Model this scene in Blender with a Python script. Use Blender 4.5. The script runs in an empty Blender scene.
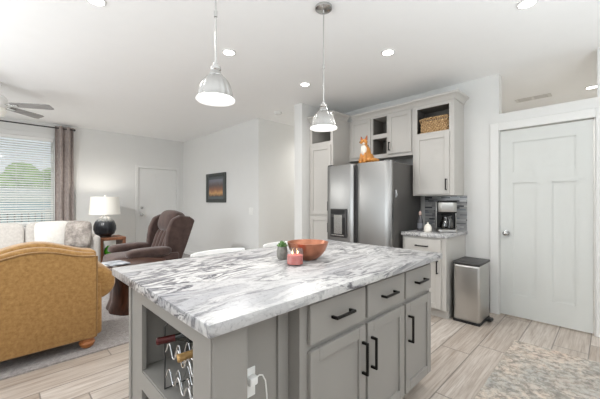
import bpy, bmesh, math, random
from mathutils import Vector, Matrix
random.seed(7)
S = bpy.context.scene
PI = math.pi

# ------------------------------------------------------------------ camera
CZ = 1.27
cam_d = bpy.data.cameras.new('camera'); cam = bpy.data.objects.new('camera', cam_d)
S.collection.objects.link(cam)
cam.location = (0, 0, CZ)
cam.rotation_euler = (PI/2, 0, math.radians(-44.53))
cam_d.sensor_width = 36; cam_d.lens = 36*305/600; cam_d.shift_y = 1.5/600
cam_d.clip_start = 0.02; cam_d.clip_end = 200
S.camera = cam
# ------------------------------------------------------------------ view + world
S.view_settings.view_transform = 'Standard'; S.view_settings.look = 'None'
S.view_settings.gamma = 1; S.view_settings.use_curve_mapping = False
S.view_settings.exposure = 0.04
W = bpy.data.worlds.new('sky'); S.world = W; W.use_nodes = True
WB = W.node_tree.nodes['Background']
WB.inputs[0].default_value = (0.90, 0.95, 1.0, 1); WB.inputs[1].default_value = 0.9
try:
    S.cycles.max_bounces = 10; S.cycles.diffuse_bounces = 6; S.cycles.caustics_reflective = False
    S.cycles.caustics_refractive = False; S.cycles.sample_clamp_indirect = 4
except Exception: pass

def area(name, loc, rot, sx, sy, power, col=(1, 1, 1), shape='RECTANGLE'):
    d = bpy.data.lights.new(name, 'AREA'); d.shape = shape; d.size = sx; d.size_y = sy
    d.energy = power; d.color = col
    o = bpy.data.objects.new(name, d); S.collection.objects.link(o)
    o.location = loc; o.rotation_euler = rot
    return o
# daylight coming in through the windows (large soft sources standing in the openings)
# sky light through each opening, and added uplights without fixtures to brighten the ceiling
for n_, loc_, ax_, sx_, sy_, tilt_, pw_, sp_ in (
        ('daylight_patio', (0.3, -2.62, 1.25), 'x', 3.5, 2.2, 35, 3, 130),
        ('daylight_side', (-3.08, 0.4, 1.5), 'y', 1.7, 2.3, 30, 2, 130),
        ('daylight_living', (-3.08, 3.4, 1.5), 'y', 1.7, 2.3, 18, 38, 140),
        ('added_uplight_patio', (1.0, -1.3, 0.9), 'x', 2.6, 0.8, 90, 80, 160),
        ('added_uplight_side', (-1.75, 1.0, 0.9), 'y', 0.8, 2.0, 90, 48, 160),
        ('added_uplight_living', (-1.3, 3.6, 0.95), 'y', 0.8, 1.6, 90, 22, 160)):
    u_ = math.radians(tilt_)
    l_ = area(n_, loc_, (PI/2+u_, 0, 0) if ax_ == 'x' else (0, -PI/2-u_, 0), sx_, sy_, pw_, (0.90, 0.955, 1))
    l_.data.spread = math.radians(sp_)

# ------------------------------------------------------------------ helpers
def srgb(r, g, b):
    f = lambda c: (c/255/12.92) if c/255 <= 0.04045 else ((c/255+0.055)/1.055)**2.4
    return (f(r), f(g), f(b), 1)

class NT:
    def __init__(s, name):
        s.m = bpy.data.materials.new(name); s.m.use_nodes = True
        s.t = s.m.node_tree; s.n = s.t.nodes; s.b = s.n['Principled BSDF']
    def node(s, typ, **kw):
        n = s.n.new(typ)
        for k, v in kw.items():
            if k in n.inputs: n.inputs[k].default_value = v
            else: setattr(n, k, v)
        return n
    def link(s, a, b): s.t.links.new(a, b)
    def coord(s, scale=(1, 1, 1), rot=(0, 0, 0), kind='Object'):
        c = s.node('ShaderNodeTexCoord'); mp = s.node('ShaderNodeMapping')
        mp.inputs['Scale'].default_value = scale; mp.inputs['Rotation'].default_value = rot
        s.link(c.outputs[kind], mp.inputs['Vector']); return mp.outputs[0]
    def noise(s, vec, scale, detail=4, rough=0.55, dist=0.0):
        n = s.node('ShaderNodeTexNoise', Scale=scale, Detail=detail, Roughness=rough, Distortion=dist)
        s.link(vec, n.inputs['Vector']); return n.outputs['Fac']
    def ramp(s, fac, stops):
        r = s.node('ShaderNodeValToRGB'); e = r.color_ramp.elements
        while len(e) < len(stops): e.new(0.5)
        for i, (p, c) in enumerate(stops):
            e[i].position = p; e[i].color = c if len(c) == 4 else (*c, 1)
        s.link(fac, r.inputs[0]); return r.outputs[0]
    def mix(s, fac, a, b, mode='MIX'):
        m = s.node('ShaderNodeMix', data_type='RGBA', blend_type=mode)
        for val, idx in ((fac, 0), (a, 6), (b, 7)):
            if hasattr(val, 'node'): s.link(val, m.inputs[idx])
            else: m.inputs[idx].default_value = val
        return m.outputs[2]
    def math(s, op, a, b=None, c=None):
        m = s.node('ShaderNodeMath', operation=op)
        for i, v in enumerate((a, b, c)):
            if v is None: continue
            if hasattr(v, 'node'): s.link(v, m.inputs[i])
            else: m.inputs[i].default_value = v
        return m.outputs[0]
    def bump(s, h, strength, dist=0.01):
        b = s.node('ShaderNodeBump', Strength=strength, Distance=dist)
        s.link(h, b.inputs['Height']); s.link(b.outputs[0], s.b.inputs['Normal'])
    def set(s, **kw):
        for k, v in kw.items():
            k = k.replace('_', ' ')
            if hasattr(v, 'node'): s.link(v, s.b.inputs[k])
            else: s.b.inputs[k].default_value = v
        return s.m

def plain(name, c, rough=0.5, metal=0.0, var=0.03, scale=8, bump=0.0, bscale=60, **kw):
    t = NT(name); v = t.coord()
    d = tuple(max(0, x*(1-var)) for x in c[:3]) + (1,)
    l = tuple(min(1, x*(1+var)) for x in c[:3]) + (1,)
    col = t.ramp(t.noise(v, scale), [(0.3, d), (0.7, l)])
    if bump: t.bump(t.noise(v, bscale, 3), bump, 0.004)
    return t.set(Base_Color=col, Roughness=rough, Metallic=metal, **kw)

def emis(name, c, e):
    t = NT(name); return t.set(Base_Color=c, Emission_Color=c, Emission_Strength=e, Roughness=0.4)

def fabric(name, a, b, scale=14, rough=0.9, bscale=180, bump=0.25):
    t = NT(name); v = t.coord()
    f = t.noise(v, scale, 6, 0.7)
    t.bump(t.noise(v, bscale, 2), bump, 0.004)
    return t.set(Base_Color=t.ramp(f, [(0.3, a), (0.7, b)]), Roughness=rough, Sheen_Weight=0.25)

def wood(name, a, b, axis='x', rough=0.45):
    t = NT(name)
    sc = {'x': (1.2, 14, 14), 'y': (14, 1.2, 14), 'z': (14, 14, 1.2)}[axis]
    f = t.noise(t.coord(sc), 2.2, 6, 0.6, 0.6)
    return t.set(Base_Color=t.ramp(f, [(0.28, a), (0.72, b)]), Roughness=rough)

def make_granite():
    t = NT('white_granite')
    v0 = t.coord((1.3, 4.4, 4.4), (0, 0, math.radians(-36)))
    wob_ = t.node('ShaderNodeTexNoise', Scale=1.1, Detail=3.0); t.link(v0, wob_.inputs['Vector'])
    vm = t.node('ShaderNodeVectorMath', operation='MULTIPLY_ADD'); t.link(wob_.outputs['Color'], vm.inputs[0]); vm.inputs[1].default_value = (1.2, 1.2, 1.2); t.link(v0, vm.inputs[2])
    v = vm.outputs[0]
    f1 = t.noise(v, 1.0, 10, 0.6, 0.5)
    lines = t.math('ABSOLUTE', t.math('SUBTRACT', t.math('FRACT', t.math('MULTIPLY', f1, 11.0)), 0.5))
    msk = t.ramp(t.noise(v, 0.8, 5, 0.6, 0.6), [(0.38, (0.15, 0.15, 0.15, 1)), (0.55, (1, 1, 1, 1))])
    base = t.ramp(f1, [(0.34, srgb(178, 178, 182)), (0.45, srgb(206, 205, 205)), (0.56, srgb(222, 221, 219))])
    fine = t.mix(msk, (1, 1, 1, 1), t.ramp(lines, [(0.0, srgb(92, 92, 100)), (0.12, srgb(168, 168, 174)), (0.32, (1, 1, 1, 1))]))
    blot = t.ramp(t.noise(v, 2.4, 12, 0.8, 1.2), [(0.56, (1, 1, 1, 1)), (0.62, srgb(170, 170, 177)), (0.72, srgb(96, 96, 104))])
    speck = t.ramp(t.noise(t.coord(), 60, 5, 0.75), [(0.30, srgb(176, 176, 180)), (0.46, (1, 1, 1, 1))])
    c = t.mix(1.0, base, fine, 'MULTIPLY')
    c = t.mix(0.9, c, blot, 'MULTIPLY'); c = t.mix(0.7, c, speck, 'MULTIPLY')
    c = t.mix(1.0, c, (0.82, 0.82, 0.82, 1), 'MULTIPLY')
    return t.set(Base_Color=c, Roughness=0.32)

def make_floor():
    t = NT('wood_look_tile')
    co = t.node('ShaderNodeTexCoord'); sp = t.node('ShaderNodeSeparateXYZ'); t.link(co.outputs['Object'], sp.inputs[0])
    x, y = sp.outputs[0], sp.outputs[1]
    rv = t.math('DIVIDE', t.math('ADD', y, 20.0 - 0.113), 0.23)
    row = t.math('FLOOR', rv); fr = t.math('FRACT', rv)
    u = t.math('DIVIDE', t.math('ADD', t.math('ADD', x, 40.0), t.math('MULTIPLY', row, 0.235)), 0.94)
    pl = t.math('FLOOR', u); fu = t.math('FRACT', u)
    ev = t.math('MULTIPLY', t.math('MINIMUM', fr, t.math('SUBTRACT', 1.0, fr)), 0.23)
    eu = t.math('MULTIPLY', t.math('MINIMUM', fu, t.math('SUBTRACT', 1.0, fu)), 0.94)
    edge = t.math('MINIMUM', ev, eu)
    gro = t.math('LESS_THAN', edge, 0.0042)
    wn = t.node('ShaderNodeTexWhiteNoise', noise_dimensions='2D'); cb = t.node('ShaderNodeCombineXYZ')
    t.link(row, cb.inputs[0]); t.link(pl, cb.inputs[1]); t.link(cb.outputs[0], wn.inputs['Vector'])
    off = t.node('ShaderNodeVectorMath', operation='MULTIPLY_ADD')
    t.link(wn.outputs['Color'], off.inputs[0]); off.inputs[1].default_value = (9, 9, 9); t.link(co.outputs['Object'], off.inputs[2])
    mp = t.node('ShaderNodeMapping'); mp.inputs['Scale'].default_value = (1.3, 13, 1); t.link(off.outputs[0], mp.inputs[0])
    g = t.noise(mp.outputs[0], 1.9, 7, 0.6, 0.7)
    col = t.ramp(g, [(0.25, srgb(176, 164, 153)), (0.45, srgb(197, 187, 178)), (0.6, srgb(209, 201, 193)), (0.8, srgb(219, 213, 206))])
    mp2 = t.node('ShaderNodeMapping'); mp2.inputs['Scale'].default_value = (2.0, 60, 1); t.link(off.outputs[0], mp2.inputs[0])
    g2 = t.ramp(t.noise(mp2.outputs[0], 1.6, 3, 0.6), [(0.3, srgb(205, 196, 188)), (0.55, (1, 1, 1, 1))])
    col = t.mix(0.7, col, g2, 'MULTIPLY')
    tone = t.ramp(wn.outputs['Value'], [(0.0, srgb(222, 216, 210)), (1.0, (1, 1, 1, 1))])
    col = t.mix(1.0, col, tone, 'MULTIPLY')
    col = t.mix(gro, col, srgb(132, 124, 117))
    return t.set(Base_Color=col, Roughness=0.38)

def make_rug():
    t = NT('distressed_rug'); v = t.coord()
    a = t.ramp(t.noise(v, 5.0, 12, 0.85, 0.4), [(0.34, srgb(150, 156, 160)), (0.45, srgb(188, 184, 178)), (0.54, srgb(204, 192, 180)), (0.62, srgb(186, 164, 154)), (0.72, srgb(158, 130, 122))])
    b = t.ramp(t.noise(v, 24, 5, 0.7), [(0.38, srgb(146, 148, 152)), (0.48, srgb(222, 220, 215)), (0.56, (1, 1, 1, 1))])
    d = t.ramp(t.noise(v, 9, 8, 0.8, 1.0), [(0.42, srgb(160, 172, 176)), (0.49, (1, 1, 1, 1)), (0.58, (1, 1, 1, 1)), (0.66, srgb(196, 168, 156))])
    lo = t.ramp(t.noise(v, 1.6, 3, 0.6, 0.5), [(0.38, srgb(214, 222, 226)), (0.5, srgb(255, 252, 248)), (0.64, srgb(244, 226, 216))])
    c = t.mix(1.0, a, b, 'MULTIPLY'); c = t.mix(0.9, c, d, 'MULTIPLY'); c = t.mix(0.9, c, lo, 'MULTIPLY')
    c = t.mix(0.22, c, srgb(236, 224, 212))
    t.bump(t.noise(v, 220, 2), 0.3, 0.004)
    return t.set(Base_Color=c, Roughness=0.95)

def make_steel(name, axis='y', c=(0.58, 0.58, 0.57, 1), rough=0.36):
    t = NT(name)
    sc = {'y': (60, 0.5, 60), 'z': (60, 60, 0.5), 'x': (0.5, 60, 60)}[axis]
    g = t.noise(t.coord(sc), 4, 3, 0.6)
    t.bump(g, 0.16, 0.002)
    r = t.node('ShaderNodeMapRange'); t.link(g, r.inputs[0]); r.inputs[3].default_value = rough-0.05; r.inputs[4].default_value = rough+0.06
    return t.set(Base_Color=c, Metallic=1.0, Roughness=r.outputs[0])

def make_mosaic():
    t = NT('mosaic_tile')
    c = t.node('ShaderNodeTexCoord'); sp = t.node('ShaderNodeSeparateXYZ'); cb = t.node('ShaderNodeCombineXYZ')
    t.link(c.outputs['Object'], sp.inputs[0]); t.link(sp.outputs[1], cb.inputs[0]); t.link(sp.outputs[2], cb.inputs[1])
    b = t.node('ShaderNodeTexBrick', Scale=1.0); b.offset = 0.37; b.squash = 0.7; b.squash_frequency = 3
    b.inputs['Brick Width'].default_value = 0.11; b.inputs['Row Height'].default_value = 0.021
    b.inputs['Mortar Size'].default_value = 0.0018; b.inputs['Color1'].default_value = (0, 0, 0, 1)
    b.inputs['Color2'].default_value = (1, 1, 1, 1); b.inputs['Mortar'].default_value = (0.5, 0.5, 0.5, 1)
    t.link(cb.outputs[0], b.inputs['Vector'])
    col = t.ramp(b.outputs['Color'], [(0.0, srgb(70, 72, 76)), (0.2, srgb(110, 112, 116)), (0.28, srgb(166, 166, 168)),
                                      (0.52, srgb(176, 176, 176)), (0.62, srgb(140, 148, 156)), (0.8, srgb(208, 208, 206)), (1, srgb(188, 190, 192))])
    return t.set(Base_Color=col, Roughness=0.18)

def make_art():
    t = NT('canyon_print'); v = t.coord()
    sp = t.node('ShaderNodeSeparateXYZ'); t.link(v, sp.inputs[0])
    n = t.noise(t.coord((1, 14, 4)), 1.6, 5, 0.6)
    h = t.math('ADD', t.math('MULTIPLY_ADD', sp.outputs[2], 2.6, -0.36), t.math('MULTIPLY', n, 0.35))
    col = t.ramp(h, [(0.15, srgb(92, 70, 54)), (0.3, srgb(204, 158, 104)), (0.5, srgb(146, 98, 72)), (0.72, srgb(92, 76, 74)), (0.95, srgb(118, 120, 130))])
    return t.set(Base_Color=col, Roughness=0.3)

M = dict(
    wall=plain('wall_paint', srgb(225, 225, 223), 0.85, var=0.006, bump=0.06, bscale=140),
    ceil=plain('ceiling_paint', srgb(249, 249, 248), 0.9, var=0.006, bump=0.1, bscale=90),
    trim=plain('trim_paint', srgb(228, 228, 226), 0.5, var=0.004),
    door=plain('door_paint', srgb(214, 216, 213), 0.5, var=0.004),
    isl=plain('island_shaded_paint', srgb(149, 146, 141), 0.42, var=0.012, scale=3),  # cabinet grey darkened, with the island's shade put into the colour
    cab=plain('cabinet_paint', srgb(196, 193, 188), 0.42, var=0.012, scale=3),
    cabin=plain('cabinet_interior', srgb(176, 172, 166), 0.6, var=0.02),
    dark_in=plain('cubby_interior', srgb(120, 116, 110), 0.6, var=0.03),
    toe=plain('toe_kick', srgb(160, 154, 146), 0.6),
    granite=make_granite(), floor=make_floor(), rug=make_rug(), mosaic=make_mosaic(), art=make_art(),
    carpet=fabric('grey_carpet', srgb(116, 111, 109), srgb(172, 166, 163), 46, 1.0, 260, 0.8),
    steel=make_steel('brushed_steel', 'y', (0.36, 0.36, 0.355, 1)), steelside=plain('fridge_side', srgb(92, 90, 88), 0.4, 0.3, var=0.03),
    steelv=make_steel('can_steel', 'z', (0.56, 0.55, 0.53, 1), 0.33),
    nickel=plain('satin_nickel', (0.56, 0.56, 0.55, 1), 0.24, 1.0, var=0.02),
    chrome=plain('chrome', (0.82, 0.82, 0.82, 1), 0.1, 1.0, var=0.01),
    handle=plain('black_iron', srgb(28, 26, 25), 0.4, 0.6),
    black=plain('black_plastic', srgb(24, 24, 25), 0.4), dgrey=plain('dark_plastic', srgb(58, 57, 57), 0.45),
    gold=fabric('gold_chenille', srgb(138, 100, 52), srgb(178, 138, 82), 34),
    goldw=fabric('gold_welt', srgb(122, 88, 46), srgb(150, 114, 64), 22),
    brown=fabric('brown_suede', srgb(58, 42, 38), srgb(86, 66, 60), 9),
    sofa=fabric('greige_linen', srgb(180, 175, 170), srgb(202, 198, 192), 30),
    cream=fabric('cream_linen', srgb(208, 205, 199), srgb(224, 221, 216), 30),
    patt=fabric('feather_print', srgb(92, 84, 80), srgb(188, 180, 172), 9),
    throw=fabric('pale_blue_knit', srgb(196, 203, 208), srgb(222, 226, 229), 20),
    curtain=fabric('taupe_curtain', srgb(146, 134, 130), srgb(178, 167, 162), 20),
    maple=wood('honey_maple', srgb(150, 92, 50), srgb(196, 130, 78)),
    cherry=wood('cherry_wood', srgb(112, 70, 48), srgb(150, 102, 72), 'z'),
    walnut=wood('dark_walnut', srgb(38, 22, 16), srgb(92, 54, 36), 'z', 0.3),
    shade=emis('lamp_shade_linen', srgb(244, 241, 232), 0.12),
    lens=emis('light_lens', (1, 0.98, 0.95, 1), 9.0), pend=emis('pendant_diffuser', (1, 0.99, 0.97, 1), 0.6),
    white=plain('white_lacquer', srgb(240, 240, 238), 0.4), whitep=plain('white_plastic', srgb(238, 238, 235), 0.35),
    blade=wood('grey_blade', srgb(134, 132, 130), srgb(168, 166, 164)),
    copper=plain('hammered_copper', srgb(178, 118, 92), 0.28, 0.75, var=0.14, scale=20, bump=0.5, bscale=45),
    wax=plain('red_wax', srgb(206, 98, 90), 0.5, var=0.06, Emission_Color=srgb(230, 110, 90), Emission_Strength=0.05),
    flame=emis('candle_flame', (1, 0.72, 0.36, 1), 6.0),
    orange=plain('orange_glaze', srgb(206, 140, 66), 0.3, var=0.16, scale=18),
    cwhite=plain('white_glaze', srgb(244, 238, 228), 0.3), rust=plain('rust_glaze', srgb(178, 100, 60), 0.35, var=0.1),
    wicker=None, green=plain('succulent_green', srgb(96, 132, 76), 0.5, var=0.25, scale=40),
    stone=plain('grey_stone', srgb(134, 132, 126), 0.8, var=0.25, scale=40, bump=0.5),
    pink=plain('pale_pink_cap', srgb(196, 170, 160), 0.4), lime=plain('lime_glaze', srgb(78, 168, 40), 0.25), paper=plain('white_paper', srgb(238, 238, 236), 0.6),
    mag=None, wine=plain('wine_foil', srgb(78, 20, 20), 0.3, 0.3), goldfoil=plain('gold_foil', srgb(204, 164, 108), 0.4, 0.3),
    darkglass=plain('dark_bottle_glass', srgb(20, 26, 20), 0.08), frame=plain('charcoal_frame', srgb(62, 66, 64), 0.4, var=0.1, scale=30),
    mat=plain('grey_mat', srgb(98, 104, 106), 0.8), grass=plain('grass', srgb(150, 182, 96), 0.9, var=0.2),
    leaf=plain('hedge_leaf', srgb(150, 186, 98), 0.8, var=0.3, scale=6), siding=plain('white_siding', srgb(228, 230, 232), 0.6),
    bluev=plain('blue_panel', srgb(170, 198, 212), 0.5), rail=plain('rail_grey', srgb(96, 98, 104), 0.5),
    sil=plain('silver_glaze', srgb(190, 192, 194), 0.25, 0.5), ebony=None, vent=plain('vent_white', srgb(226, 224, 220), 0.5),
    label=plain('grey_label', srgb(120, 122, 128), 0.5), amber=plain('smoke_bottle', srgb(86, 84, 88), 0.12),
)
def make_wicker():
    t = NT('woven_wicker'); v = t.coord((1, 1, 1))
    w = t.node('ShaderNodeTexWave', Scale=28.0, Distortion=5.0, Detail=2.0, wave_type='BANDS', bands_direction='DIAGONAL'); t.link(v, w.inputs['Vector'])
    t.bump(w.outputs['Fac'], 0.8, 0.01)
    return t.set(Base_Color=t.ramp(w.outputs['Fac'], [(0.1, srgb(150, 108, 66)), (0.4, srgb(214, 174, 122)), (0.9, srgb(236, 204, 158))]), Roughness=0.7)
M['wicker'] = make_wicker()
def make_mag():
    t = NT('magazine_cover'); v = t.coord()
    return t.set(Base_Color=t.ramp(t.noise(v, 7, 3, 0.6), [(0.35, srgb(94, 100, 112)), (0.5, srgb(160, 166, 176)), (0.66, srgb(214, 216, 220))]), Roughness=0.3)
M['mag'] = make_mag()
def make_ebony():
    t = NT('ribbed_black_ceramic'); v = t.coord()
    sp = t.node('ShaderNodeSeparateXYZ'); t.link(v, sp.inputs[0])
    h = t.math('ADD', t.math('MULTIPLY', sp.outputs[2], 2.6), t.math('MULTIPLY', t.noise(t.coord((30, 30, 3)), 1.5, 3), 0.3))
    return t.set(Base_Color=t.ramp(h, [(0.7, srgb(30, 32, 36)), (0.9, srgb(46, 49, 54)), (1.0, srgb(110, 114, 118))]), Roughness=0.3)
M['ebony'] = make_ebony()
def glassmat(name, c=(1, 1, 1, 1), rough=0.0, mixf=0.85):
    t = NT(name); tr = t.node('ShaderNodeBsdfTransparent'); tr.inputs[0].default_value = c
    gl = t.node('ShaderNodeBsdfGlossy'); gl.inputs['Roughness'].default_value = 0.05
    mx = t.node('ShaderNodeMixShader'); mx.inputs[0].default_value = 1-mixf
    t.link(tr.outputs[0], mx.inputs[1]); t.link(gl.outputs[0], mx.inputs[2])
    t.link(mx.outputs[0], t.n['Material Output'].inputs['Surface']); return t.m
M['glass'] = glassmat('clear_glass', (0.97, 0.98, 0.98, 1), mixf=0.9)
M['tint'] = glassmat('carafe_glass', (0.35, 0.33, 0.32, 1), mixf=0.85)

def tag(o, label=None, cat=None, group=None, kind=None):
    if label: o['label'] = label
    if cat: o['category'] = cat
    if group: o['group'] = group
    if kind: o['kind'] = kind
    return o
def thing(name, label, cat, loc=(0, 0, 0), rz=0, group=None):
    o = bpy.data.objects.new(name, None); S.collection.objects.link(o); o.empty_display_size = 0.1
    o.location = loc; o.rotation_euler = (0, 0, rz)
    return tag(o, label, cat, group)
def chain(o):
    m = Matrix.Identity(4)
    while o is not None:
        m = o.matrix_basis @ m; o = o.parent
    return m

class MB:
    def __init__(s): s.bm = bmesh.new()
    def _add(s, bm2, mat=None):
        if mat is not None: bm2.transform(mat)
        me = bpy.data.meshes.new('t'); bm2.to_mesh(me); bm2.free(); s.bm.from_mesh(me); bpy.data.meshes.remove(me)
        return s
    def box(s, x0, x1, y0, y1, z0, z1, bev=0.0, seg=1, mat=None):
        x0, x1 = min(x0, x1), max(x0, x1); y0, y1 = min(y0, y1), max(y0, y1); z0, z1 = min(z0, z1), max(z0, z1)
        b = bmesh.new(); bmesh.ops.create_cube(b, size=1)
        for v in b.verts: v.co = ((x0+x1)/2+v.co.x*(x1-x0), (y0+y1)/2+v.co.y*(y1-y0), (z0+z1)/2+v.co.z*(z1-z0))
        if bev > 0:
            bev = min(bev, 0.49*min(x1-x0, y1-y0, z1-z0))
            bmesh.ops.bevel(b, geom=list(b.edges), offset=bev, segments=seg, profile=0.5, affect='EDGES')
        return s._add(b, mat)
    def lathe(s, prof, c=(0, 0, 0), n=32, mat=None, sx=1, sy=1, flute=None):
        b = bmesh.new(); rings = []
        for (r, z) in prof:
            if r <= 1e-6: rings.append([b.verts.new((c[0], c[1], c[2]+z))]); continue
            ring = []
            for i in range(n):
                a = 2*PI*i/n; rr = r*(1+(flute[0]*math.cos(flute[1]*a) if flute else 0))
                ring.append(b.verts.new((c[0]+sx*rr*math.cos(a), c[1]+sy*rr*math.sin(a), c[2]+z)))
            rings.append(ring)
        for r0, r1 in zip(rings, rings[1:]):
            if len(r0) == 1 and len(r1) == 1: continue
            for i in range(n):
                j = (i+1) % n
                if len(r0) == 1: b.faces.new((r0[0], r1[j], r1[i]))
                elif len(r1) == 1: b.faces.new((r0[i], r0[j], r1[0]))
                else: b.faces.new((r0[i], r0[j], r1[j], r1[i]))
        for ring, fl in ((rings[0], True), (rings[-1], False)):
            if len(ring) > 1: b.faces.new(ring[::-1] if fl else ring)
        bmesh.ops.recalc_face_normals(b, faces=b.faces)
        return s._add(b, mat)
    def shell(s, prof, c, n=40, flute=None):      # open lathe: profile goes out and back in, first/last ring not capped
        b = bmesh.new(); rings = []
        for (r, z) in prof:
            rings.append([b.verts.new((c[0]+r*(1+(flute[0]*math.cos(flute[1]*2*PI*i/n) if flute else 0))*math.cos(2*PI*i/n),
                                       c[1]+r*(1+(flute[0]*math.cos(flute[1]*2*PI*i/n) if flute else 0))*math.sin(2*PI*i/n), c[2]+z)) for i in range(n)])
        rings.append(rings[0])
        for r0, r1 in zip(rings, rings[1:]):
            for i in range(n):
                j = (i+1) % n; b.faces.new((r0[i], r0[j], r1[j], r1[i]))
        bmesh.ops.recalc_face_normals(b, faces=b.faces)
        return s._add(b)
    def cyl(s, p0, p1, r, r1=None, n=20):
        return s.tube([p0, p1], [r, r if r1 is None else r1], n)
    def tube(s, pts, r, n=10, closed=False):
        pts = [Vector(p) for p in pts]; k = len(pts)
        rs = r if isinstance(r, (list, tuple)) else [r]*k
        b = bmesh.new(); rings = []; up = None
        for i, p in enumerate(pts):
            if closed: d = pts[(i+1) % k]-pts[i-1]
            else: d = pts[min(i+1, k-1)]-pts[max(i-1, 0)]
            d.normalize()
            if up is None: up = d.orthogonal().normalized()
            else: up = (up-d*up.dot(d)).normalized()
            side = d.cross(up)
            rings.append([b.verts.new(p+rs[i]*(math.cos(2*PI*j/n)*up+math.sin(2*PI*j/n)*side)) for j in range(n)])
        pairs = list(zip(rings, rings[1:])) + ([(rings[-1], rings[0])] if closed else [])
        for r0, r1 in pairs:
            for i in range(n):
                j = (i+1) % n; b.faces.new((r0[i], r0[j], r1[j], r1[i]))
        if not closed: b.faces.new(rings[0][::-1]); b.faces.new(rings[-1])
        bmesh.ops.recalc_face_normals(b, faces=b.faces)
        return s._add(b)
    def ell(s, c, a, e1=1.0, e2=1.0, mat=None, nu=32, nv=16):   # superellipsoid
        f = lambda w, e: math.copysign(abs(w)**e, w)
        b = bmesh.new(); rings = []
        for i in range(nv+1):
            ph = -PI/2+PI*i/nv
            if i in (0, nv): rings.append([b.verts.new((0, 0, a[2]*f(math.sin(ph), e1)))]); continue
            rings.append([b.verts.new((a[0]*f(math.cos(ph), e1)*f(math.cos(2*PI*j/nu), e2), a[1]*f(math.cos(ph), e1)*f(math.sin(2*PI*j/nu), e2), a[2]*f(math.sin(ph), e1))) for j in range(nu)])
        for r0, r1 in zip(rings, rings[1:]):
            for i in range(nu):
                j = (i+1) % nu
                if len(r0) == 1: b.faces.new((r0[0], r1[j], r1[i]))
                elif len(r1) == 1: b.faces.new((r0[i], r0[j], r1[0]))
                else: b.faces.new((r0[i], r0[j], r1[j], r1[i]))
        bmesh.ops.recalc_face_normals(b, faces=b.faces)
        m = Matrix.Translation(c) @ (mat if mat else Matrix.Identity(4))
        return s._add(b, m)
    def prism(s, poly, axis, a0, a1, bev=0.0, seg=2, mat=None):   # poly in the two other axes (xy order), extruded along axis
        b = bmesh.new()
        def P(u, v, w): return {'x': (w, u, v), 'y': (u, w, v), 'z': (u, v, w)}[axis]
        v0 = [b.verts.new(P(u, v, a0)) for u, v in poly]; v1 = [b.verts.new(P(u, v, a1)) for u, v in poly]
        n = len(poly); b.faces.new(v0); b.faces.new(v1[::-1])
        for i in range(n): b.faces.new((v0[i], v1[i], v1[(i+1) % n], v0[(i+1) % n]))
        bmesh.ops.recalc_face_normals(b, faces=b.faces)
        if bev > 0:
            es = [e for e in b.edges if len(e.link_faces) == 2 and e.calc_face_angle(0) > 0.6]
            bmesh.ops.bevel(b, geom=es, offset=bev, segments=seg, profile=0.5, affect='EDGES')
        return s._add(b, mat)
    def sweep(s, path, prof):     # horizontal path, profile (outwards, z); outwards = right-hand side of travel
        b = bmesh.new(); n = len(path); rings = []
        for i, p in enumerate(path):
            p = Vector(p).to_2d() if len(p) > 2 else Vector(p)
            ds = []
            if i > 0: ds.append((p-Vector(path[i-1][:2])).normalized())
            if i < n-1: ds.append((Vector(path[i+1][:2])-p).normalized())
            nr = [Vector((d.y, -d.x)) for d in ds]
            m = sum(nr, Vector((0, 0))).normalized(); k = 1/max(0.3, m.dot(nr[0]))
            rings.append([b.verts.new((p.x+m.x*k*o, p.y+m.y*k*o, z)) for o, z in prof])
        m_ = len(prof)
        for r0, r1 in zip(rings, rings[1:]):
            for i in range(m_): b.faces.new((r0[i], r0[(i+1) % m_], r1[(i+1) % m_], r1[i]))
        b.faces.new(rings[0]); b.faces.new(rings[-1][::-1])
        bmesh.ops.recalc_face_normals(b, faces=b.faces)
        return s._add(b)
    def fb(s, F, o, u0, u1, v0, v1, w0, w1, bev=0.0, seg=1):   # box in face coordinates: u right, v up, w outwards
        if F == 'A': return s.box(o[0]+u0, o[0]+u1, o[1]-w0, o[1]-w1, o[2]+v0, o[2]+v1, bev, seg)     # faces -Y
        return s.box(o[0]-w0, o[0]-w1, o[1]-u0, o[1]-u1, o[2]+v0, o[2]+v1, bev, seg)                  # faces -X
    def build(s, name, mat, parent=None, local=False, origin=None, angle=30):
        if parent is not None and not local: s.bm.transform(chain(parent).inverted())
        me = bpy.data.meshes.new(name); o = bpy.data.objects.new(name, me)
        if origin is not None: s.bm.transform(Matrix.Translation(-Vector(origin))); o.location = origin
        s.bm.to_mesh(me); s.bm.free(); me.materials.append(mat)
        me.shade_smooth(); me.set_sharp_from_angle(angle=math.radians(angle))
        S.collection.objects.link(o)
        if parent is not None: o.parent = parent
        return o
def struct(name, mb, mat, label=None, parent=None):
    o = mb.build(name, mat, parent, angle=10)
    if parent is None: o['kind'] = 'structure'; o['label'] = label or name.replace('_', ' '); o['category'] = name.split('_')[0]
    return o
def px(u, x=None, y=None):     # plan position where the sight line through picture column u meets the plane x= or y=
    k = (u-300)/305; a, b = 0.7013+0.7129*k, 0.7129-0.7013*k
    return (x, x*b/a) if x is not None else (y*a/b, y)

# ------------------------------------------------------------------ setting
H = 2.70
XW = 3.99          # kitchen wall face
YF = 7.25          # far wall face
XP = 3.17          # picture wall face
struct('floor', MB().box(-3.1, 6.2, -2.6, 7.5, -0.12, 0.0), M['floor'], 'pale wood-look plank tile floor')
struct('floor_carpet', MB().box(-3.0, XP, 3.02, YF, 0.0, 0.012), M['carpet'], 'grey carpet of the living room')
struct('ceiling', MB().box(-3.1, 6.2, -2.6, 7.5, H, H+0.12), M['ceil'], 'flat white ceiling')
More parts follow.
